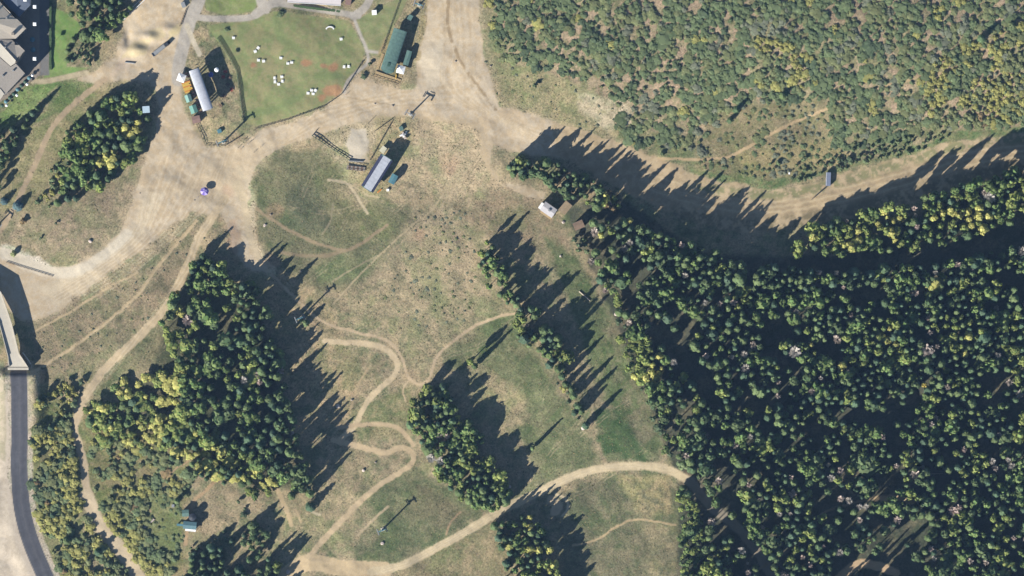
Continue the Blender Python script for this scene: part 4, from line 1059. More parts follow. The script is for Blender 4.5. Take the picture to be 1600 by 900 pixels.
# ------------------------------------------------------------------ lift towers
def lift_tower(px, py, H, la, label, arm=6.0, m_=None):
    """la: world angle of the rope line"""
    m_ = m_ or M_tealblue
    t = thing('lift_tower', label, 'lift tower', px, py, la, 'lift towers')
    MB().tube((0, 0, -.5), (0, 0, H), .55, .38, 12).build('pole', m_, t, smooth=False)
    MB().box((0, 0, .2), (2.2, 2.2, .8)).build('footing', M_conc, t)
    MB().box((0, 0, H), (.6, arm, .5)).build('crossarm', m_, t)
    MB().box((.2, 0, H + .9), (.3, arm * .6, .2)).build('lifting_frame', m_, t)
    for s in (-1, 1):
        sh_ = MB().box((0, s * arm / 2, H - .35), (4.2, .3, .35)).build('sheave_beam', M_dark, t)
        for k in range(6):
            MB().tube((-1.75 + .7 * k, s * arm / 2 - .12, H - .15), (-1.75 + .7 * k, s * arm / 2 + .12, H - .15), .24, n=8).build('sheave', M_tyre, sh_)
        MB().box((0, s * (arm / 2 + .6), H - .6), (4.0, .5, .06)).build('catwalk', M_grey, t)
    ld = MB()
    for k in range(int(H / .9)):
        ld.box((.62, 0, .8 + k * .9), (.05, .4, .05))
    ld.box((.62, .2, H / 2), (.05, .05, H)); ld.box((.62, -.2, H / 2), (.05, .05, H)); ld.build('ladder', M_grey, t)
    return t
LA1 = ang((330, 180), (598, 827)); LA3 = ang((589, 271), (641, 178))
lift_tower(349, 222, 11, LA1, 'teal lift tower just below the white-roofed terminal')
lift_tower(470, 497, 13, LA1, 'teal lift tower standing by the trail at the left wood edge', 4.6)
lift_tower(598, 827, 13, LA1, 'teal lift tower in the green meadow near the bottom', 4.6)
lift_tower(641, 179, 8.5, LA3, 'short lift tower on the dirt plaza above the slim terminal', 4.6, M_grey)
lift_tower(-4, 352, 6, R(60), 'lift tower leaning in from the left edge', 4)
lift_tower(655, 8, 6, R(72), 'lift tower in the strip above the teal-roofed terminal', 5)

# ------------------------------------------------------------------ lodge, top left
lodge = thing('lodge_building', 'large lodge with tan and grey hipped roofs in the upper left corner', 'building', 0, 60)
lz = -lodge.location.z
def LP(px, py): return (px * S, (60 - py) * S)
walls = [([(-60, -40), (-8, -6), (20, 24), (43, 46), (27, 62), (-60, 64)], 0, 12.0), ([(-60, 64), (25, 66), (40, 82), (28, 100), (40, 116), (10, 148), (-60, 190)], 0, 11.3), ([(2, -60), (50, -60), (50, 8), (32, 27), (10, 8)], 0, 8.0)]
for pl, a, b in walls:
    w_ = MB().prism([LP(x, y) for x, y in pl], a - 2, b).build('wall', M_stone, lodge)
def roof_faces(name, m_, pts, faces, thick=.35, parent=None):
    mb = MB(); v = [LP(x, y) + (z,) for x, y, z in pts]
    n = len(v); v2 = [(a, b, c - thick) for a, b, c in v]
    fs = [tuple(f) for f in faces] + [tuple(i + n for i in f[::-1]) for f in faces]
    ed = {}
    for f in faces:
        for i in range(len(f)):
            e = (f[i], f[(i + 1) % len(f)]); ed[e] = 1
    for (i, j) in list(ed):
        if (j, i) not in ed: fs.append((j, i, i + n, j + n))
    mb.add(v + v2, fs); return mb.build(name, m_, parent or lodge)
rA = roof_faces('roof', M_tanroof, [(-60, -44, 12), (-8, -6, 12), (21, 23, 12), (23, 29, 12), (30, 31.5, 12), (44, 46, 12), (28, 62, 12.6), (0, 62.5, 14.5), (-60, 63, 16), (-20, 32, 16), (22, 45, 13.4)],
           [(0, 9, 10, 4, 3, 2, 1), (10, 5, 4), (10, 6, 5), (9, 7, 6, 10), (9, 8, 7), (0, 8, 9)])
rB = roof_faces('roof', M_greyroof, [(-60, 63.6, 15.6), (0, 63, 14.2), (22, 63.6, 12.2), (26, 68, 12), (26, 72, 12), (33, 72, 12), (42, 81, 11.8), (30, 92, 12), (27, 97, 12.4), (2, 69, 14.4), (-60, 66, 15)],
           [(0, 1, 2, 3, 4, 5, 6, 7, 8, 9, 10)][::-1])
rC = roof_faces('roof', M_creamroof, [(-4, 68, 14.5), (3, 68, 14.6), (28, 96, 12.8), (27, 100, 12.5), (20, 105, 12.3), (-8, 80, 14)], [(0, 5, 4, 3, 2, 1)])
rD = roof_faces('roof', M_greyroof, [(-8, 82, 13.8), (20, 106, 12.1), (28, 101, 12), (42, 116, 11.6), (11, 149, 11.6), (-60, 192, 13), (-60, 90, 15)], [(0, 6, 5, 4, 3, 2, 1)])
rE = roof_faces('roof', M_creamroof, [(-10, 136, 12.9), (4, 140, 12.3), (10, 148, 12.0), (0, 162, 11.9), (-12, 168, 12.2)], [(0, 4, 3, 2, 1)])
rF = roof_faces('roof', M_slate, [(2, -60, 8.4), (50, -60, 8.4), (50, 9, 8.4), (32, 28, 8.4), (8, 4, 8.4), (28, -10, 10.4)], [(0, 4, 5), (4, 3, 5), (3, 2, 5), (2, 1, 5), (1, 0, 5)])
for (x, y, z) in [(14, 30, 13.4), (-2, 20, 14.2), (12, 76, 13.7), (8, 120, 12.6), (24, 112, 12.2)]:
    a, b = LP(x, y); MB().box((a, b, z + .3), (1.0, .8, 1.4)).build('roof_vent', M_grey, lodge)
a, b = LP(24, 55); MB().box((a, b, 14), (1.8, 1.5, 3)).build('chimney', M_stone, lodge)
# windows on the eastern walls of the lodge
def wall_windows(p, q, z, n, parent):
    pa = Vector(LP(*p)); pb = Vector(LP(*q)); d = (pb - pa); Ln = d.length; d.normalize(); an = math.atan2(d.y, d.x)
    nrm = Vector((d.y, -d.x))
    for k in range(n):
        c = pa + d * Ln * (k + .5) / n
        f = MB().box((c.x + nrm.x * .03, c.y + nrm.y * .03, z), (1.5, .12, 1.7), an).build('window', M_white, parent)
        MB().box((c.x + nrm.x * .1, c.y + nrm.y * .1, z), (1.3, .1, 1.5), an).build('pane', M_glass, f)
for z in (2, 5.5, 9):
    wall_windows((43, 46), (20, 24), z, 5, lodge); wall_windows((10, 148), (40, 116), z, 7, lodge); wall_windows((27, 62), (43, 46), z, 3, lodge); wall_windows((40, 82), (27, 66), z, 3, lodge)

# tall lamp posts at the promenade
for k, (px, py, lab) in enumerate([(57, 12, 'white-topped lamp post nearest the upper edge by the lodge'), (57, 39, 'white-topped lamp post opposite the lodge roof corner'),
                                   (57, 93, 'white-topped lamp post at the lower lodge corner'), (42, 1, 'white-topped lamp post at the slate roof edge')]):
    t = thing('lamp_post', lab, 'lamp post', px, py, 0, 'lamp posts on the lodge promenade')
    H = 11.4
    MB().tube((0, 0, -.2), (0, 0, H), .12, .08, 8).build('pole', M_dark, t)
    MB().box((0, 0, H + .2), (2.2, 2.2, .5), 0, .75).build('lamp_head', M_white, t)
    MB().tube((0, 0, 0), (0, 0, .4), .3, n=8).build('base', M_conc, t)
# hedge along the promenade
t = thing('hedge', 'dark clipped hedge between the promenade and the lodge lawn', 'hedge', 79, 55)
hb = MB()
for k in range(44):
    hb.box((random.uniform(-.15, .15), 22 - k, .7 + random.uniform(-.05, .1)), (1.6 + random.uniform(-.2, .3), 1.25, 1.6), random.uniform(-.1, .1), .85)
hb.build('foliage', M_hedge, t)
# terrace tables with teal parasols
def make_parasol(name, m_, r, h, px, py, label, group=None, n=8, m2=None, furniture=True):
    t = thing(name, label, 'parasol', px, py, 0, group)
    MB().tube((0, 0, -.1), (0, 0, h + .3), .04, n=6).build('pole', M_grey, t)
    MB().tube((0, 0, 0), (0, 0, .15), .35, n=10).build('base', M_dark, t)
    top = [(0, 0, h + .25)]; rim = [(r * math.cos(2 * PI * k / n), r * math.sin(2 * PI * k / n), h - r * .28) for k in range(n)]
    mids = [(r * .55 * math.cos(2 * PI * k / n), r * .55 * math.sin(2 * PI * k / n), h + .02) for k in range(n)]
    if m2 is None:
        c = MB(); c.add(top + mids + rim, [(0, 1 + k, 1 + (k + 1) % n) for k in range(n)] + [(1 + k, 1 + n + k, 1 + n + (k + 1) % n, 1 + (k + 1) % n) for k in range(n)])
        c.add([(a, b, z - .04) for a, b, z in top + mids + rim], [(0, 1 + (k + 1) % n, 1 + k) for k in range(n)] + [(1 + (k + 1) % n, 1 + n + (k + 1) % n, 1 + n + k, 1 + k) for k in range(n)])
        c.build('canopy', m_, t)
    else:
        for k in range(n):
            c = MB(); k2 = (k + 1) % n
            c.add([top[0], mids[k], mids[k2], rim[k], rim[k2]], [(0, 1, 2), (1, 3, 4, 2)])
            c.add([(a, b, z - .04) for a, b, z in (top[0], mids[k], mids[k2], rim[k], rim[k2])], [(0, 2, 1), (2, 4, 3, 1)])
            c.build('canopy_panel', m_ if k % 2 else m2, t)
    return t
par0 = None
tl = [(46, 122), (40, 128), (34, 134), (28, 140), (22, 147), (16, 153), (10, 159), (4, 165)]
def bench_table(px, py, rz, label, group, m_=None, size=1.0):
    t = thing('picnic_table', label, 'table', px, py, rz, group); m_ = m_ or M_white
    MB().box((0, 0, .74), (1.9 * size, .85 * size, .06)).build('tabletop', m_, t)
    for s in (-1, 1):
        MB().box((0, s * .75 * size, .45), (1.9 * size, .32, .05)).build('bench_seat', m_, t)
        lg = MB(); lg.tube((s * .65, -.8, 0), (s * .65, .25, .73), .05, n=4); lg.tube((s * .65, .8, 0), (s * .65, -.25, .73), .05, n=4); lg.build('leg', m_, t)
    return t
for k, (px, py) in enumerate(tl):
    make_parasol('terrace_parasol', M_green if k % 3 else M_tealblue, 1.3, 2.5, px, py, 'green terrace parasol in the slanting row along the lodge', 'green parasols along the lodge terrace')
for k, (px, py) in enumerate([(51, 118), (43, 132), (27, 149), (11, 165)]):
    make_parasol('terrace_parasol', M_white, .9, 2.4, px, py, 'small white terrace parasol beside the slanting green row', 'small white parasols along the lodge terrace')
for k, (px, py) in enumerate([(51, 62), (52, 78)]):
    make_parasol('terrace_parasol', M_tealblue, 1.7, 2.6, px, py, ['teal parasol in shade between the middle lamp posts', 'teal parasol in shade just above the lower lamp post'][k])
t = thing('terrace_railing', 'dark railing along the slanting lodge terrace', 'railing', 30, 146, ang((5, 172), (56, 122)))
MB().box((0, 0, 1.0), (28, .08, .08)).build('top_rail', M_dark, t)
for k in range(15): MB().box((-14 + 2 * k, 0, .5), (.08, .08, 1.0)).build('post', M_dark, t)

# white railing by the grove
def rail_fence(name, label, p, q, h, m_, spacing=1.5, rails=2, cat='fence', w=.12, rail=.1, dz=0):
    n = max(1, int(math.hypot(q[0] - p[0], q[1] - p[1]) * S / spacing))
    mid = ((p[0] + q[0]) / 2, (p[1] + q[1]) / 2)
    t = thing(name, label, cat, *mid); L0 = t.location
    prev = None
    for k in range(n + 1):
        f = k / n; g = G(p[0] + (q[0] - p[0]) * f, p[1] + (q[1] - p[1]) * f, dz) - L0
        MB().box((g.x, g.y, g.z + h / 2 - .1), (w, w, h + .2)).build('post', m_, t)
        if prev is not None:
            for j in range(rails):
                zz_ = h * (j + 1) / rails - .06
                MB().tube(prev + Vector((0, 0, zz_)), g + Vector((0, 0, zz_)), rail / 2 + .01, n=4).build('rail', m_, t)
        prev = g
    return t
rail_fence('railing', 'white railing slanting along the grove above the sandy yard', (189, 35), (231, -4), 1.3, M_white, 1.6, 2, w=.28, rail=.35)
rail_fence('railing', 'second white railing just behind the first above the sandy yard', (190, 28), (226, -6), 1.3, M_white, 1.6, 2, w=.25, rail=.16)
rail_fence('wooden_fence', 'short brown fence between the sandy yard and the gravel path', (281, 41), (291, 14), 1.2, M_wood, 1.6, 2, w=.2, rail=.25)
# hedges and fences round the lawns
for lab, p, q in [('dark green fence from the lawn corner toward the white-roofed terminal', (340, 60), (360, 92)), ('dark green fence on the upper left side of the picnic lawn', (360, 92), (370, 112)),
                  ('long dark green fence on the left side of the picnic lawn', (370, 112), (381, 192))]:
    rail_fence('green_fence', lab, p, q, 1.5, M_green, 2.0, 3, w=.3, rail=.28)
for lab, p, q in [('dark rail fence on the lower left rim of the picnic lawn', (400, 201), (450, 187)), ('dark rail fence on the lower rim of the picnic lawn', (450, 187), (506, 167)), ('dark rail fence on the lower right rim of the picnic lawn', (506, 167), (533, 148)),
                  ('dark rail fence climbing the right rim of the picnic lawn', (533, 148), (566, 96)),
                  ('dark rail fence bounding the lift enclosure on the left', (308, 195), (321, 227)), ('dark rail fence closing the lift enclosure at the bottom', (321, 227), (352, 228)),
                  ('dark rail fence on the right of the lift enclosure', (352, 228), (378, 212)),
                  ('brown log rail beside the track at the left edge', (10, 410), (82, 432)),
                  ('dark rail fence left of the pale pad', (488, 212), (546, 250)), ('short dark rail fence at the plaza corner', (495, 203), (488, 212)),
                  ('dark rail fence slanting above the slim terminal', (585, 206), (613, 186)), ('short dark rail fence on the plaza above the slim terminal', (575, 193), (584, 184)),
                  ('grey rail fence from the plaza down to the slim terminal', (612, 190), (578, 250)),
                  ('brown rail fence in front of the teal-roofed terminal', (582, 118), (622, 131)),
                  ('green rail fence left of the teal-roofed terminal', (626, -4), (596, 80))]:
    hv = 'pale pad' in lab; rail_fence('rail_fence', lab, p, q, 1.6 if hv else .8 if 'log' in lab else 1.2, M_wood if 'brown' in lab else M_green if hv else M_dark, 2.2, 2, w=.4 if hv else .22, rail=.42 if hv else .2)

# flatbed truck on the sandy yard
ta = ang((240, 88), (268, 66))
t = thing('flatbed_truck', 'grey flatbed truck with dark cab on the sandy yard', 'truck', 252, 76, ta)
MB().box((-2, 0, 1.1), (9.6, 2.5, .3)).build('bed', M_grey, t)
for s in (-1, 1): MB().box((-2, s * 1.2, 1.5), (9.6, .1, .6)).build('side_board', M_grey, t)
MB().box((-6.75, 0, 1.5), (.1, 2.5, .6)).build('tailgate', M_grey, t)
cb = MB().box((4.4, 0, 1.7), (2.4, 2.4, 2.2), 0, .86).build('cab', M_dark, t)
MB().box((5.45, 0, 2.1), (.2, 1.9, .8)).build('windscreen', M_glass, cb)
MB().box((6.2, 0, 1.1), (1.4, 2.1, 1.1), 0, .9).build('bonnet', M_dark, t)
for x in (-5.5, -4.2, 4.9):
    for s in (-1, 1): MB().tube((x, s * 1.0, .5), (x, s * 1.3, .5), .5, n=12).build('wheel', M_tyre, t)
for s in (-1, 1): MB().box((6.92, s * .8, 1.1), (.06, .3, .2)).build('headlight', M_white, t)
t = thing('culvert_pipe', 'short dark pipe lying on the sandy yard', 'pipe', 203, 98, R(-6))
MB().tube((-3, 0, .35), (3, 0, .35), .4, n=12).build('barrel', M_grey, t); MB().tube((2.7, 0, .35), (3.05, 0, .35), .48, n=12).build('collar', M_grey, t)
t = thing('planter_shed', 'small grey-green utility box at the top of the gravel path', 'utility box', 287, 8, R(20))
MB().box((0, 0, .7), (2.2, 3.2, 1.4)).build('cabinet', M_teal, t); MB().box((0, 0, 1.45), (2.4, 3.4, .12)).build('lid', M_grey, t)

# building at the top centre
t = thing('white_building', 'long low white-roofed building at the top edge of the lawn', 'building', 492, -8, R(-4))
MB().box((0, 0, 1.8), (32, 10.4, 4)).build('wall', M_stone, t)
rf = MB().box((0, 0, 3.95), (33.5, 11.6, .3)).build('roof', mat('pinkish_white_roof', A(232, 222, 220), .7, .04, .5), t)
for s in (-1, 1): MB().box((0, s * 5.8, 4.18), (33.5, .25, .2)).build('parapet', M_white, rf)
for k in range(8):
    f = MB().box((-14 + 4 * k, -5.23, 2), (1.4, .1, 1.2)).build('window', M_white, t); MB().box((-14 + 4 * k, -5.29, 2), (1.2, .08, 1.0)).build('pane', M_glass, f)
t = thing('hedge', 'green hedge strip below the long white-roofed building', 'hedge', 492, 13, R(-7))
hb = MB()
for k in range(34):
    hb.box((-17 + k, random.uniform(-.1, .1), .45 + random.uniform(-.05, .1)), (1.25, 1.5 + random.uniform(-.2, .3), 1.0), random.uniform(-.1, .1), .85)
hb.build('foliage', M_hedge, t)
t = thing('brown_kiosk', 'dark brown kiosk right of the long white-roofed building', 'kiosk', 545, 0, R(80))
MB().box((0, 0, 1.3), (6, 3, 2.8)).build('wall', M_wood, t); MB().box((0, 0, 2.8), (6.6, 3.6, .25)).build('roof', M_mauve, t); MB().box((-1, 1.53, 1.0), (.9, .08, 2)).build('door', M_dark, t)

def hut(name, label, px, py, rz, L_, W_, H, roofm, wallm, cat='hut', rise=.7, door=M_dark, over=.35):
    t = thing(name, label, cat, px, py, rz)
    MB().box((0, 0, H / 2 - .2), (L_, W_, H + .4)).build('wall', wallm, t)
    for s in (-1, 1):
        x, y = L_ / 2 + over, W_ / 2 + over
        v = [(-x, s * y, H), (x, s * y, H), (x, 0, H + rise), (-x, 0, H + rise)]
        v2 = [(a, b, c + .14) for a, b, c in v]
        m_ = MB(); m_.add(v + v2, [(0, 1, 2, 3), (7, 6, 5, 4), (0, 4, 5, 1), (1, 5, 6, 2), (2, 6, 7, 3), (3, 7, 4, 0)] if s > 0 else [(3, 2, 1, 0), (4, 5, 6, 7), (1, 5, 4, 0), (2, 6, 5, 1), (3, 7, 6, 2), (0, 4, 7, 3)])
        m_.build('roof_slope', roofm, t)
    g = MB()
    for s in (-1, 1):
        x = s * (L_ / 2 - .02); y = W_ / 2
        g.add([(x, -y, H), (x, y, H), (x, 0, H + rise)], [(0, 1, 2) if s > 0 else (2, 1, 0)])
    g.build('gable', wallm, t)
    MB().box((L_ * .1, -W_ / 2 - .03, 1.0), (.9, .08, 2.0)).build('door', door, t)
    f = MB().box((-L_ * .25, -W_ / 2 - .03, 1.4), (.8, .08, .7)).build('window', M_white, t)
    MB().box((-L_ * .25, -W_ / 2 - .08, 1.4), (.66, .06, .56)).build('pane', M_glass, f)
    return t
# around the white terminal
def marquee(label, px, py, rz, s_, m_, H=2.6, name='canopy_tent', rise=1.0):
    t = thing(name, label, 'tent', px, py, rz)
    for a in (-1, 1):
        for b in (-1, 1): MB().tube((a * s_ * .46, b * s_ * .46, -.1), (a * s_ * .46, b * s_ * .46, H), .06, n=6).build('leg', M_grey, t)
    h = s_ / 2; v = [(-h, -h, H), (h, -h, H), (h, h, H), (-h, h, H), (0, 0, H + rise)]
    v2 = [(a, b, c - .05) for a, b, c in v]
    c = MB(); c.add(v + v2, [(0, 1, 4), (1, 2, 4), (2, 3, 4), (3, 0, 4), (6, 5, 9), (7, 6, 9), (8, 7, 9), (5, 8, 9), (1, 0, 5, 6), (2, 1, 6, 7), (3, 2, 7, 8), (0, 3, 8, 5)]); c.build('canopy', m_, t)
    for k in range(4):
        an = k * PI / 2
        MB().box((math.cos(an) * (h - .03), math.sin(an) * (h - .03), H - .2), (.04, s_, .4), an).build('valance', m_, t)
    return t
marquee('white square tent at the upper left corner of the white-roofed terminal', 284, 122, R(-20), 5.0, M_white)
t = thing('deck_platform', 'yellow-orange deck below the white tent by the terminal', 'platform', 293, 136, a1)
for k in range(10): MB().box((-3.15 + .7 * k, 0, .5), (.64, 5.4, .12)).build('board', M_yellow if k % 4 else M_orange, t)
MB().box((0, 0, .2), (6.6, 5.2, .45)).build('frame', M_wood, t)
hut('ticket_hut', 'upper pale teal ticket hut left of the white-roofed terminal', 295, 154, a1, 4.0, 3.2, 2.6, mat('pale_teal_roof', A(140, 182, 172), .6, .08, 1), M_green)
hut('ticket_hut', 'lower pale teal ticket hut left of the white-roofed terminal', 303, 171, a1, 4.4, 3.8, 2.6, mat('pale_teal_roof_two', A(122, 172, 158), .6, .08, 1), M_green)
hut('storage_shed', 'flat mauve-brown shed below the lower teal ticket hut', 307, 187, R(12), 4.4, 3.8, 2.3, M_mauve, M_wood, rise=.2)
make_parasol('parasol', M_white, 1.5, 9, 340, 110, 'white parasol-topped mast right of the white-roofed terminal')
make_parasol('parasol', M_blue, 1.7, 2.6, 330, 117, 'dark blue parasol in the shadow of the white-roofed terminal')
for k, (x, y) in enumerate([(352, 112), (358, 122), (350, 150), (362, 140), (345, 165), (356, 132), (349, 120)]):
    bench_table(x, y, R(30 * k), 'brown picnic table in the garden right of the white-roofed terminal', 'brown picnic tables right of the terminal', M_wood if k % 3 else M_red, 1.2)
t = thing('utility_box', 'small teal utility box inside the lift enclosure', 'utility box', 343, 205, R(20))
MB().box((0, 0, .6), (2.4, 2.2, 1.2)).build('cabinet', M_tealblue, t); MB().box((0, 0, 1.25), (2.6, 2.4, .1)).build('lid', M_tealblue, t)
# green terminal surroundings
hut('operator_hut', 'narrow teal-roofed operator hut right of the large teal terminal', 637, 91, ang((634, 103), (641, 79)), 8.6, 2.7, 3.4, M_teal, M_dark, rise=.35)
marquee('white square tent at the foot of the narrow teal hut', 626.5, 109, R(-15), 5.0, M_white, 3.2)
t = thing('deck_platform', 'ochre timber deck below the large teal terminal', 'platform', 606, 121, ang((585, 114), (626, 128)))
for k in range(16): MB().box((-7.9 + 1.05 * k, 0, .35), (.98, 2.8, .12)).build('board', M_deckwood, t)
MB().box((0, 0, .12), (16.6, 2.6, .3)).build('frame', M_wood, t)
t = thing('deck_platform', 'narrow ochre boardwalk left of the large teal terminal', 'platform', 594, 96, ang((590, 108), (600, 82)))
for k in range(10): MB().box((-4.7 + 1.05 * k, 0, .3), (.98, 1.6, .12)).build('board', M_deckwood, t)
MB().box((0, 0, .1), (10.4, 1.4, .26)).build('frame', M_wood, t)
def barrier(label, px, py, rz, m_, L_=2.6):
    t = thing('safety_barrier', label, 'barrier', px, py, rz)
    MB().box((0, 0, .55), (L_, .5, .7), 0, .8).build('panel', m_, t); MB().box((0, 0, .12), (L_, .9, .24)).build('base', m_, t)
barrier('yellow barrier beside the white tent near the teal terminal', 619, 120, R(80), M_yellow, 3)
barrier('orange barrier at the lower end of the slim terminal', 593, 298, R(40), M_orange, 3.6)
t = thing('white_shed', 'small white shed on the grass right of the lawn paths', 'shed', 585, 20, R(5))
MB().box((0, 0, 1.1), (2.7, 2.7, 2.3)).build('wall', M_white, t); MB().box((0, 0, 2.3), (3.0, 3.0, .15)).build('roof', M_white, t); MB().box((0, -1.38, .95), (.8, .06, 1.8)).build('door', M_grey, t)
t = thing('utility_box', 'teal machine box in the shadow above the large teal terminal', 'utility box', 641, 28, R(60))
MB().box((0, 0, 1.6), (3.2, 2.6, 3.2)).build('cabinet', M_tealblue, t); MB().box((0, 0, 3.25), (3.4, 2.8, .15)).build('lid', M_teal, t)
# slim terminal surroundings
hut('operator_hut', 'small blue-green hut right of the slim terminal', 614.5, 280, ang((610, 288), (619, 270)), 5.4, 3.4, 4.2, M_tealblue, M_green, rise=.5)
hut('pale_shed', 'pale yellow-roofed shed at the upper end of the slim terminal', 599, 234, ang((595, 240), (603, 230)), 3.4, 2.8, 2.4, mat('cream_roof', A(216, 212, 186), .8, .05, 1), M_wood, rise=.3)
t = thing('machine_pile', 'grey machinery stack at the top of the slim terminal', 'machinery', 632, 212, R(30))
for k in range(14): MB().box((random.uniform(-2.4, 2.4), random.uniform(-2, 2), random.uniform(.4, 1.4)), (random.uniform(.7, 1.6), random.uniform(.7, 1.5), random.uniform(.6, 1.4)), random.uniform(0, 3)).build('crate', [M_grey, M_rock, M_white][k % 3], t)
t = thing('utility_box', 'turquoise box at the upper tip of the slim terminal yard', 'utility box', 627, 201, R(20))
MB().box((0, 0, .8), (2.2, 2.6, 1.6)).build('cabinet', M_tealblue, t); MB().box((0, 0, 1.65), (2.4, 2.8, .12)).build('lid', M_teal, t)
t = thing('white_crate', 'little white crate beside the blue-green hut', 'crate', 606, 297, 0)
MB().box((0, 0, .5), (1.5, 1.4, 1.0)).build('case', M_white, t); MB().box((0, 0, 1.05), (1.6, 1.5, .1)).build('lid', M_white, t)
t = thing('loading_platform', 'dark timber platform with railings left of the slim terminal', 'platform', 556, 263, R(-6))
for k in range(9): MB().box((-5.2 + 1.3 * k, 0, .7), (1.2, 2.6, .12)).build('board', M_wood if k % 2 else M_stone, t)
for s in (-1, 1): MB().box((0, s * 1.3, 1.5), (11.6, .14, .14)).build('rail', M_dark, t)
for k in range(6):
    for s in (-1, 1): MB().box((-5.7 + 2.3 * k, s * 1.3, .7), (.16, .16, 1.5)).build('post', M_dark, t)
t = thing('ramp_wall', 'dark low wall across the bottom of the pale pad', 'wall', 556, 252, R(-3)); MB().box((0, 0, .5), (9, .4, 1.0)).build('wall_panel', M_stone, t); MB().box((0, 0, 1.04), (9.1, .5, .08)).build('coping', M_grey, t)

# purple parasol on the plaza
make_parasol('market_parasol', M_purple, 2.7, 3.0, 320, 299, 'big purple and lilac parasol alone on the dirt plaza', m2=M_lilac)
make_parasol('market_parasol', M_white, 1.2, 3.0, 231, 172, 'white square-looking canopy in the dark shade of the oval grove') if False else None
t = thing('white_kiosk', 'pale blue-white kiosk roof poking out of the oval grove shade', 'kiosk', 230, 172, R(4))
MB().box((0, 0, 4.2), (3.6, 3.4, 8.8)).build('wall', M_grey, t); MB().box((0, 0, 8.7), (4.4, 4.2, .3)).build('roof', mat('pale_blue_roof', A(190, 212, 226), .6, .04, 1), t); MB().box((0, -1.73, 1), (.9, .08, 2)).build('door', M_dark, t)

# lawn furniture
lawn_sets = [(365, 59, 0, 'lone white picnic table in the upper left of the lawn'), (403.5, 75, 50, 'upper of the two touching white tables left of lawn centre'), (399, 80.5, 20, 'lower of the two touching white tables left of lawn centre'),
    (404, 94, 0, 'left white table of the pair under the touching tables'), (412, 95.5, 10, 'right white table of the pair under the touching tables'), (439, 90.5, 0, 'white table in the middle of the lawn, above the close pair'),
    (450, 99, 0, 'left white table of the close pair at lawn centre'), (456, 97.5, 0, 'right white table of the close pair at lawn centre'), (533, 61, 10, 'faint white table right of the curved bench'),
    (538, 104.5, 85, 'smaller left white table near the right lawn rim'), (545, 104, 88, 'longer right white table near the right lawn rim'), (429.5, 122, 88, 'upper left table of the U-shaped white group'), (430, 128, 88, 'lower left table of the U-shaped white group'),
    (435.5, 131.5, 0, 'bottom table of the U-shaped white group'), (440.5, 120, 10, 'upper right table of the U-shaped white group'), (441.5, 127, 80, 'lower right table of the U-shaped white group'),
    (481.5, 145.5, 0, 'left white table of the lower lawn cluster'), (487, 141, 0, 'top white table of the lower lawn cluster'), (493, 141.5, 60, 'right white table of the lower lawn cluster'), (489.5, 146.5, 0, 'mint-white bottom table of the lower lawn cluster')]
for x, y, a, lab in lawn_sets:
    bench_table(x, y, R(a), lab, 'white tables on the picnic lawn', M_white, .95)
t = thing('curved_bench', 'curved white bench at the top of the picnic lawn', 'bench', 515.5, 46, 0)
for k in range(7):
    a = R(20 + 140 * k / 6)
    MB().box((2.3 * math.cos(a), 1.6 * math.sin(a), .45), (.75, 1.0, .1), a).build('seat', M_white, t)
    MB().box((2.3 * math.cos(a), 1.6 * math.sin(a), .2), (.4, .5, .4), a).build('leg', M_white, t)

# hut group at the forest corner
t = hut('white_hut', 'white-roofed lift hut at the left corner of the forest', 857, 328, ang((848, 318), (868, 332)), 8.4, 5.6, 6.0, mat('pale_grey_roof', A(206, 202, 204), .7, .1, 1), M_stone, rise=.5)
MB().box((-4.9, -.6, 4.6), (2.4, 4.2, .3)).build('porch_roof', M_white, t); MB().box((-5.0, -.6, 2.2), (2.0, 3.8, 4.6)).build('porch', M_wood, t)
MB().box((.6, 0, 6.75), (1.6, 1.2, .6)).build('roof_hatch', M_grey, t)
MB().box((.5, -3.5, 1.4), (8.0, 1.6, .25)).build('step', M_deckwood, t)
hut('tan_hut', 'tan-roofed cabin between the white hut and the trees', 883, 325, ang((876, 334), (891, 316)), 7.0, 4.6, 8.0, M_tanhut, M_wood, rise=.4)
hut('brown_hut', 'brown-roofed cabin below the tan one at the forest edge', 904, 352, ang((896, 356), (912, 349)), 5.8, 4.2, 7.0, mat('brown_roof', A(140, 118, 100), .9, .12, 1), M_wood, rise=.3)
# trailer on the upper road
t = thing('storage_trailer', 'grey box trailer parked on the road above the forest', 'trailer', 1294, 280, R(88))
MB().box((0, 0, 1.7), (8.4, 2.9, 2.4)).build('box_body', mat('blue_grey_panel', A(128, 138, 160), .5, .06, 1), t)
MB().box((0, 1.15, 2.95), (8.2, .4, .12)).build('roof_rail', M_whiteroof, t); MB().box((-4.25, 0, 1.6), (.1, 2.6, 2.0)).build('rear_door', M_grey, t)
MB().tube((4.2, 0, .7), (5.8, 0, .6), .08, n=6).build('tow_bar', M_dark, t)
for x in (-1.2, 0):
    for s in (-1, 1): MB().tube((x, s * 1.15, .4), (x, s * 1.42, .4), .42, n=12).build('wheel', M_tyre, t)
rail_fence('pole_fence', 'thin pole fence running down from the grey trailer', (1292, 292), (1268, 312), 2.6, M_dark, 3, 2, w=.2, rail=.3)
t = thing('sign_post', 'small white marker post left of the grey trailer', 'sign', 1233, 271, 0)
MB().box((0, 0, 1.0), (.14, .14, 2.0)).build('post', M_white, t); MB().box((0, 0, 2.0), (1.0, 1.2, .12)).build('board', M_white, t)

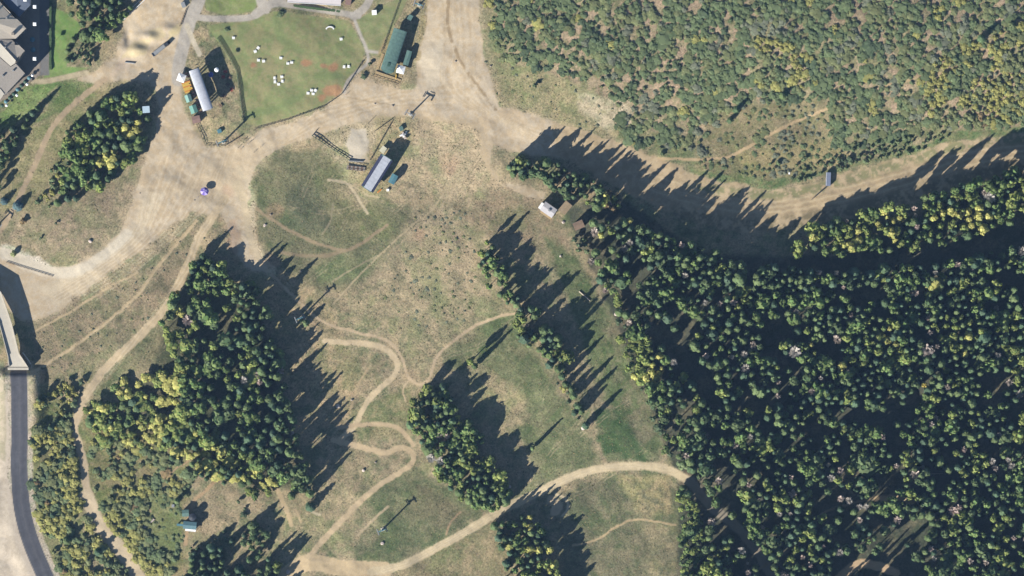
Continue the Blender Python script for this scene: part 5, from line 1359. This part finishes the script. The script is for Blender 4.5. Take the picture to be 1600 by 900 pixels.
# huts and tank on the lower left knoll
hut('small_teal_hut', 'small teal-roofed hut on the lower left knoll', 291, 801, R(3), 3.6, 3.6, 3.6, M_teal, M_dark, rise=.4)
t = hut('long_teal_hut', 'long teal-roofed hut with white porch on the lower left knoll', 298, 820, R(-5), 7.6, 4.0, 5.0, mat('teal_roof_dull', A(96, 130, 138), .6, .08, 1), M_dark, rise=.5)
MB().box((.5, -2.9, 2.6), (6.6, 1.7, .2)).build('porch_roof', M_white, t)
for x in (-2.5, .5, 3.5): MB().box((x, -3.6, 1.2), (.15, .15, 2.8)).build('porch_post', M_white, t)
MB().box((-6.2, -.4, 1.6), (4.4, 1.4, .2)).build('boardwalk', M_tealblue, t)
for x in (-8, -4.6): MB().box((x, -.4, .6), (.2, 1.2, 2.0)).build('boardwalk_post', M_wood, t)
t = thing('steel_tank', 'dark round tank right behind the teal huts', 'tank', 302, 807, 0)
MB().tube((0, 0, -.3), (0, 0, 5.5), 2.3, 2.3, 20).build('shell', M_dark, t); MB().tube((0, 0, 5.5), (0, 0, 6.1), 2.35, .3, 20).build('lid', M_dark, t)
t = thing('small_white_box', 'tiny white box left of the small teal hut', 'utility box', 271, 790, 0); MB().box((0, 0, .6), (1.6, 1.8, 1.2)).build('cabinet', M_white, t); MB().box((0, 0, 1.25), (1.7, 1.9, .1)).build('lid', M_grey, t)
t = thing('timber_flume', 'short grey boardwalk in the scrub left of the teal huts', 'boardwalk', 232, 819, ang((221, 828), (242, 810)))
for k in range(9): MB().box((-4.4 + 1.1 * k, 0, .5), (1.0, 1.0, .12)).build('plank', M_rock, t)
MB().box((0, .6, .3), (10, .12, .5)).build('beam', M_wood, t); MB().box((0, -.6, .3), (10, .12, .5)).build('beam', M_wood, t)

# ------------------------------------------------------------------ bridge at the left edge
bt = thing('concrete_bridge', 'pale concrete bridge with parapets feeding the asphalt road', 'bridge', 10, 520)
b0 = bt.location
def BP(px, py, z): x, y = W(px, py); return (x - b0.x, y - b0.y, z - b0.z)
Ldeck = [(-90, 436), (-44, 456), (-14, 478), (1, 506), (14, 556), (16, 573)]
Rdeck = [(-90, 414), (-30, 436), (3, 456), (20, 506), (31, 552), (45, 573)]
ZD = 6.0
d = MB(); n = len(Ldeck)
zs = [ZD] * (n - 2) + [ZD - .3, 5.05]
vs = [BP(*p, z) for p, z in zip(Ldeck, zs)] + [BP(*p, z) for p, z in zip(Rdeck, zs)]
vs += [(a, b, c - 1.1) for a, b, c in vs]
fs = []
for i in range(n - 1):
    fs += [(i, i + 1, n + i + 1, n + i), (2 * n + i, 3 * n + i, 3 * n + i + 1, 2 * n + i + 1), (i + 1, i, 2 * n + i, 2 * n + i + 1), (n + i, n + i + 1, 3 * n + i + 1, 3 * n + i)]
fs += [(0, n, 3 * n, 2 * n), (2 * n - 1, n - 1, 3 * n - 1, 4 * n - 1)]
d.add(vs, fs); d.build('deck', M_conc, bt)
for side in (Ldeck, Rdeck):
    for i in range(n - 1):
        a = Vector(BP(*side[i], zs[i])); b = Vector(BP(*side[i + 1], zs[i + 1])); mid = (a + b) / 2; dd = b - a
        MB().box((mid.x, mid.y, mid.z + .45), (dd.length, .35, 1.2), math.atan2(dd.y, dd.x)).build('parapet', M_conc, bt)
for px, py in [(-60, 440), (-12, 466), (14, 525)]:
    c = BP(px, py, 0); MB().box((c[0], c[1], 2.2), (5.0, 1.2, 5.6), R(-12)).build('pier', M_conc, bt)
c = BP(30, 576, 0); MB().box((c[0] - .2, c[1], 2.2), (13, 1.6, 5.4)).build('abutment', M_conc, bt)
c = BP(40, 561, 0)
MB().box((c[0] + 1.0, c[1] + .5, 2.2), (9, .5, 5.2), R(-55)).build('wing_wall', M_conc, bt)

# ------------------------------------------------------------------ rocks and logs
def rock_geo(seed, r):
    bm = bmesh.new(); bmesh.ops.create_icosphere(bm, subdivisions=2, radius=1)
    rr_ = random.Random(seed)
    ax = [Vector((rr_.uniform(-1, 1), rr_.uniform(-1, 1), rr_.uniform(-.4, 1))).normalized() for _ in range(9)]; cut = [rr_.uniform(.6, .9) for _ in ax]
    for v in bm.verts:
        for a, c in zip(ax, cut):
            dd = v.co.dot(a)
            if dd > c: v.co -= a * (dd - c)
        v.co = Vector((v.co.x * r, v.co.y * r * .85, v.co.z * r * .7))
    me = bpy.data.meshes.new('boulder'); bm.to_mesh(me); bm.free(); me.materials.append(M_rock); return me
rocks = [(964, 491, 1.9, 'pale boulder on the forest edge above the yellow-green trees'), (1017, 603, 2.3, 'pale boulder on the forest edge below the yellow-green trees'), (790, 855, 2.4, 'large pale boulder left of the clump below the road'),
    (912, 668, 1.8, 'pale boulder at the foot of the last spaced conifer'), (964, 501, 1.1, 'small reddish-pale boulder just under the forest-edge boulder'), (795, 761, 1.5, 'pale boulder at the right tip of the long clump'), (780, 782, 1.1, 'small pale boulder below the long clump tip'),
    (598, 849, 1.4, 'flat white rock below the tower in the green meadow'), (450, 893, 1.7, 'white rock at the bottom edge beside the dirt road'), (141, 377, 1.4, 'white rock pile beside the broad dirt track'), (414, 352, 1.2, 'whitish rock in the left part of the olive meadow'),
    (568, 735, 1.2, 'pale rock in the grass below the hairpin bend'), (278, 483, 1.2, 'white rock beside the yellow tree at the wood tip'), (528, 635, 1.8, 'pale rock at the shadow edge left of the hairpin'), (457, 676, 1.6, 'pale pinkish boulder inside the lower-left wood'),
    (876, 400, .9, 'small pink rock below the white hut'), (880, 347, 1.2, 'pinkish rock right under the white hut'), (1103, 683, 2.6, 'large pinkish boulder top in the forest above the road end'), (1122, 760, 1.9, 'pinkish boulder in the forest right of the road end'), (1190, 827, 3.2, 'long pinkish outcrop beside the shaded forest road'),
    (1170, 790, 2.0, 'pale pink rock above the outcrop by the forest road'), (1175, 898, 2.6, 'pale boulder at the bottom edge by the forest road'), (955, 318, 1.6, 'pale rock at the tree belt end'), (1168, 880, 1.2, 'small pale boulder above the one at the bottom edge')]
for k, (x, y, r_, lab) in enumerate(rocks):
    o = bpy.data.objects.new('boulder', rock_geo(k, r_)); col.objects.link(o); o.rotation_euler = (0, 0, k * 1.3)
    up = 7.5 if 'forest' in lab and x > 1050 and y < 895 and 'road end' in lab else r_ * .2
    o.location = G(x, y, r_ * .2); tag(o, lab, 'rock')
# small dark rocks on the dirt
for k, (x, y, r_, lab) in enumerate([(712, 96, .8, 'dark stone on the wide dirt road at the top'), (614, 165, .9, 'dark stone on the plaza below the teal terminal deck'), (586, 162, .7, 'small dark stone left of the one below the deck'), (304, 313, .5, 'small dark stone left of the purple parasol'),
                                     (767, 103, .9, 'dark stone at the scrub rim beside the wide dirt road'), (470, 424, 1.0, 'dark stone above the shaded wood edge'), (423, 335, .9, 'dark stone in the left of the olive meadow'), (219, 302, .5, 'small dark stone on the broad track left of the plaza'),
                                     (550, 625, 1.0, 'dark stump-like stone beside the hairpin trail'), (587, 722, .9, 'dark stone inside the lower hairpin'), (665, 346, .5, 'small dark stone beside the thin double track')]):
    me = rock_geo(50 + k, r_); me.materials.clear(); me.materials.append(M_stone)
    o = bpy.data.objects.new('stone', me); col.objects.link(o); o.location = G(x, y, r_ * .2); tag(o, lab, 'stone')
for k, (p, q, lab) in enumerate([((1500, 357), (1530, 354), 'pale fallen log in the upper forest tongue'), ((1440, 740), (1474, 740), 'long pale fallen log in the lower right forest'), ((1020, 590), (1038, 572), 'fallen log behind the forest-edge boulder'), ((1524, 532), (1540, 518), 'short fallen log near the right edge of the forest'),
                                 ((1345, 545), (1362, 535), 'fallen grey log in the dark gap of the forest'), ((905, 455), (922, 470), 'pale log on the meadow left of the forest')]):
    t = thing('fallen_log', lab, 'log', (p[0] + q[0]) / 2, (p[1] + q[1]) / 2, ang(p, q), dz=(9 if p[0] > 1400 and p[1] < 800 else .3))
    Lg = math.hypot(q[0] - p[0], q[1] - p[1]) * S
    t.location.z = T((p[0] + q[0]) / 2, (p[1] + q[1]) / 2) + .3
    MB().tube((-Lg / 2, 0, 0), (Lg / 2, 0, .2), .45, .25, 8).build('trunk', M_palebark, t)
    for j in range(4): MB().tube((-Lg * .1 + j * Lg * .12, 0, .1), (j * Lg * .12, .9 * (-1) ** j, .5), .09, .03, 5).build('branch', M_palebark, t)

# ------------------------------------------------------------------ people
def person_mesh(stride, armout):
    me = bpy.data.meshes.new('body'); P = [(0, 0, .95), (0, 0, 1.2), (0, 0, 1.42), (0, 0, 1.54), (0, .01, 1.66),
        (-.19, 0, 1.42), (-.25 - armout, .02 + stride * .3, 1.14), (-.26 - armout * .8, .1 + stride * .5, .9), (.19, 0, 1.42), (.25 + armout, .02 - stride * .3, 1.14), (.26 + armout * .8, .1 - stride * .5, .9),
        (-.1, 0, .9), (-.11, stride * .5, .5), (-.11, stride * .7, .08), (-.11, stride * .7 + .16, .04), (.1, 0, .9), (.11, -stride * .5, .5), (.11, -stride * .8, .08), (.11, -stride * .8 + .16, .04), (0, .01, 1.76)]
    E = [(0, 1), (1, 2), (2, 3), (3, 4), (4, 19), (2, 5), (5, 6), (6, 7), (2, 8), (8, 9), (9, 10), (0, 11), (11, 12), (12, 13), (13, 14), (0, 15), (15, 16), (16, 17), (17, 18)]
    rad = [.16, .15, .17, .06, .105, .07, .05, .035, .07, .05, .035, .1, .07, .045, .04, .1, .07, .045, .04, .07]
    me.from_pydata(P, E, []); o = bpy.data.objects.new('body', me); col.objects.link(o)
    m_ = o.modifiers.new('skin', 'SKIN')
    for v, r_ in zip(me.skin_vertices[0].data, rad): v.radius = (r_, r_ * .8)
    me.skin_vertices[0].data[0].use_root = True
    s_ = o.modifiers.new('sub', 'SUBSURF'); s_.levels = 1; s_.render_levels = 1
    dg = bpy.context.evaluated_depsgraph_get(); dg.update()
    nm = bpy.data.meshes.new_from_object(o.evaluated_get(dg)); bpy.data.objects.remove(o)
    return nm
PM = [person_mesh(.25, .02), person_mesh(.05, .12)]
cloth = [('dark navy', M_navy), ('red', M_red), ('black', M_tyre), ('white', M_white), ('dark grey', M_stone), ('blue', M_blue)]
BODY = {}
for i, pm in enumerate(PM):
    for j, (nm, mt) in enumerate(cloth):
        m2 = pm.copy(); m2.materials.clear(); m2.materials.append(mt); m2.materials.append(M_skin); m2.name = 'body'
        for p in m2.polygons:
            if p.center.z > 1.53: p.material_index = 1
        BODY[(i, j)] = m2
hm = MB()
for k in range(8):
    pass
hb_ = bmesh.new(); bmesh.ops.create_uvsphere(hb_, u_segments=10, v_segments=6, radius=.115)
for v in list(hb_.verts):
    if v.co.z < -.02 and v.co.y > 0: hb_.verts.remove(v)
hair_me = bpy.data.meshes.new('hair'); hb_.to_mesh(hair_me); hb_.free(); hair_me.materials.append(M_wood)
ppl = [(372, 231, 0, 0, 'person in dark navy at the left of the group below the lift enclosure'), (376, 233, 1, 1, 'person in red beside the leftmost navy figure below the lift'), (381, 219, 0, 2, 'person in black just right of the enclosure corner'), (385, 220.5, 1, 0, 'person in navy in the middle of the plaza group'),
    (387, 225, 0, 3, 'person in white in the plaza group'), (391, 222, 0, 4, 'person in dark grey right of the navy figure in the plaza group'), (396, 218, 1, 2, 'person in black at the right end of the plaza group'), (397, 238, 0, 0, 'person in navy walking alone below the plaza group'), (407, 230, 0, 4, 'person in dark grey farthest right of the plaza group'),
    (567, 95, 0, 2, 'person in black on the gravel path beside the lawn'), (565, 99, 1, 4, 'person in grey just below the one in black on the path'), (540, 141, 0, 4, 'person in dark grey at the lower end of the lawn path'), (541, 148, 0, 1, 'person in red on the dirt under the lawn path'), (310, 308, 1, 5, 'person in blue left of the purple parasol'),
    (374, 214, 0, 1, 'person in red beside the enclosure fence'), (547, 642, 0, 0, 'person in navy on the hairpin trail'), (577, 613, 0, 4, 'person in dark grey higher up the hairpin trail')]
for x, y, i, j, lab in ppl:
    t = thing('person', lab, 'person', x, y, random.uniform(0, 6.28))
    b_ = bpy.data.objects.new('body', BODY[(i, j)]); col.objects.link(b_); b_.parent = t
    h_ = bpy.data.objects.new('hair', hair_me); col.objects.link(h_); h_.parent = t; h_.location = (0, 0, 1.73)
# ------------------------------------------------------------------ aerial haze between the ground and the high camera
hz = MB().box((0, 0, (CAM_H + 20 - 12) / 2), (14000, 14000, CAM_H + 20 + 12)).build('haze', M_rock, None)
hm_ = bpy.data.materials.new('haze_air'); hm_.use_nodes = True; nt = hm_.node_tree; nt.nodes.clear()
out = nt.nodes.new('ShaderNodeOutputMaterial'); pv = nt.nodes.new('ShaderNodeVolumePrincipled')
pv.inputs['Color'].default_value = (.35, .58, 1.0, 1); pv.inputs['Density'].default_value = HAZE; pv.inputs['Anisotropy'].default_value = 0.0
nt.links.new(pv.outputs[0], out.inputs['Volume'])
hz.data.materials.clear(); hz.data.materials.append(hm_); hz['kind'] = 'stuff'
print('OBJECTS', len(bpy.data.objects))
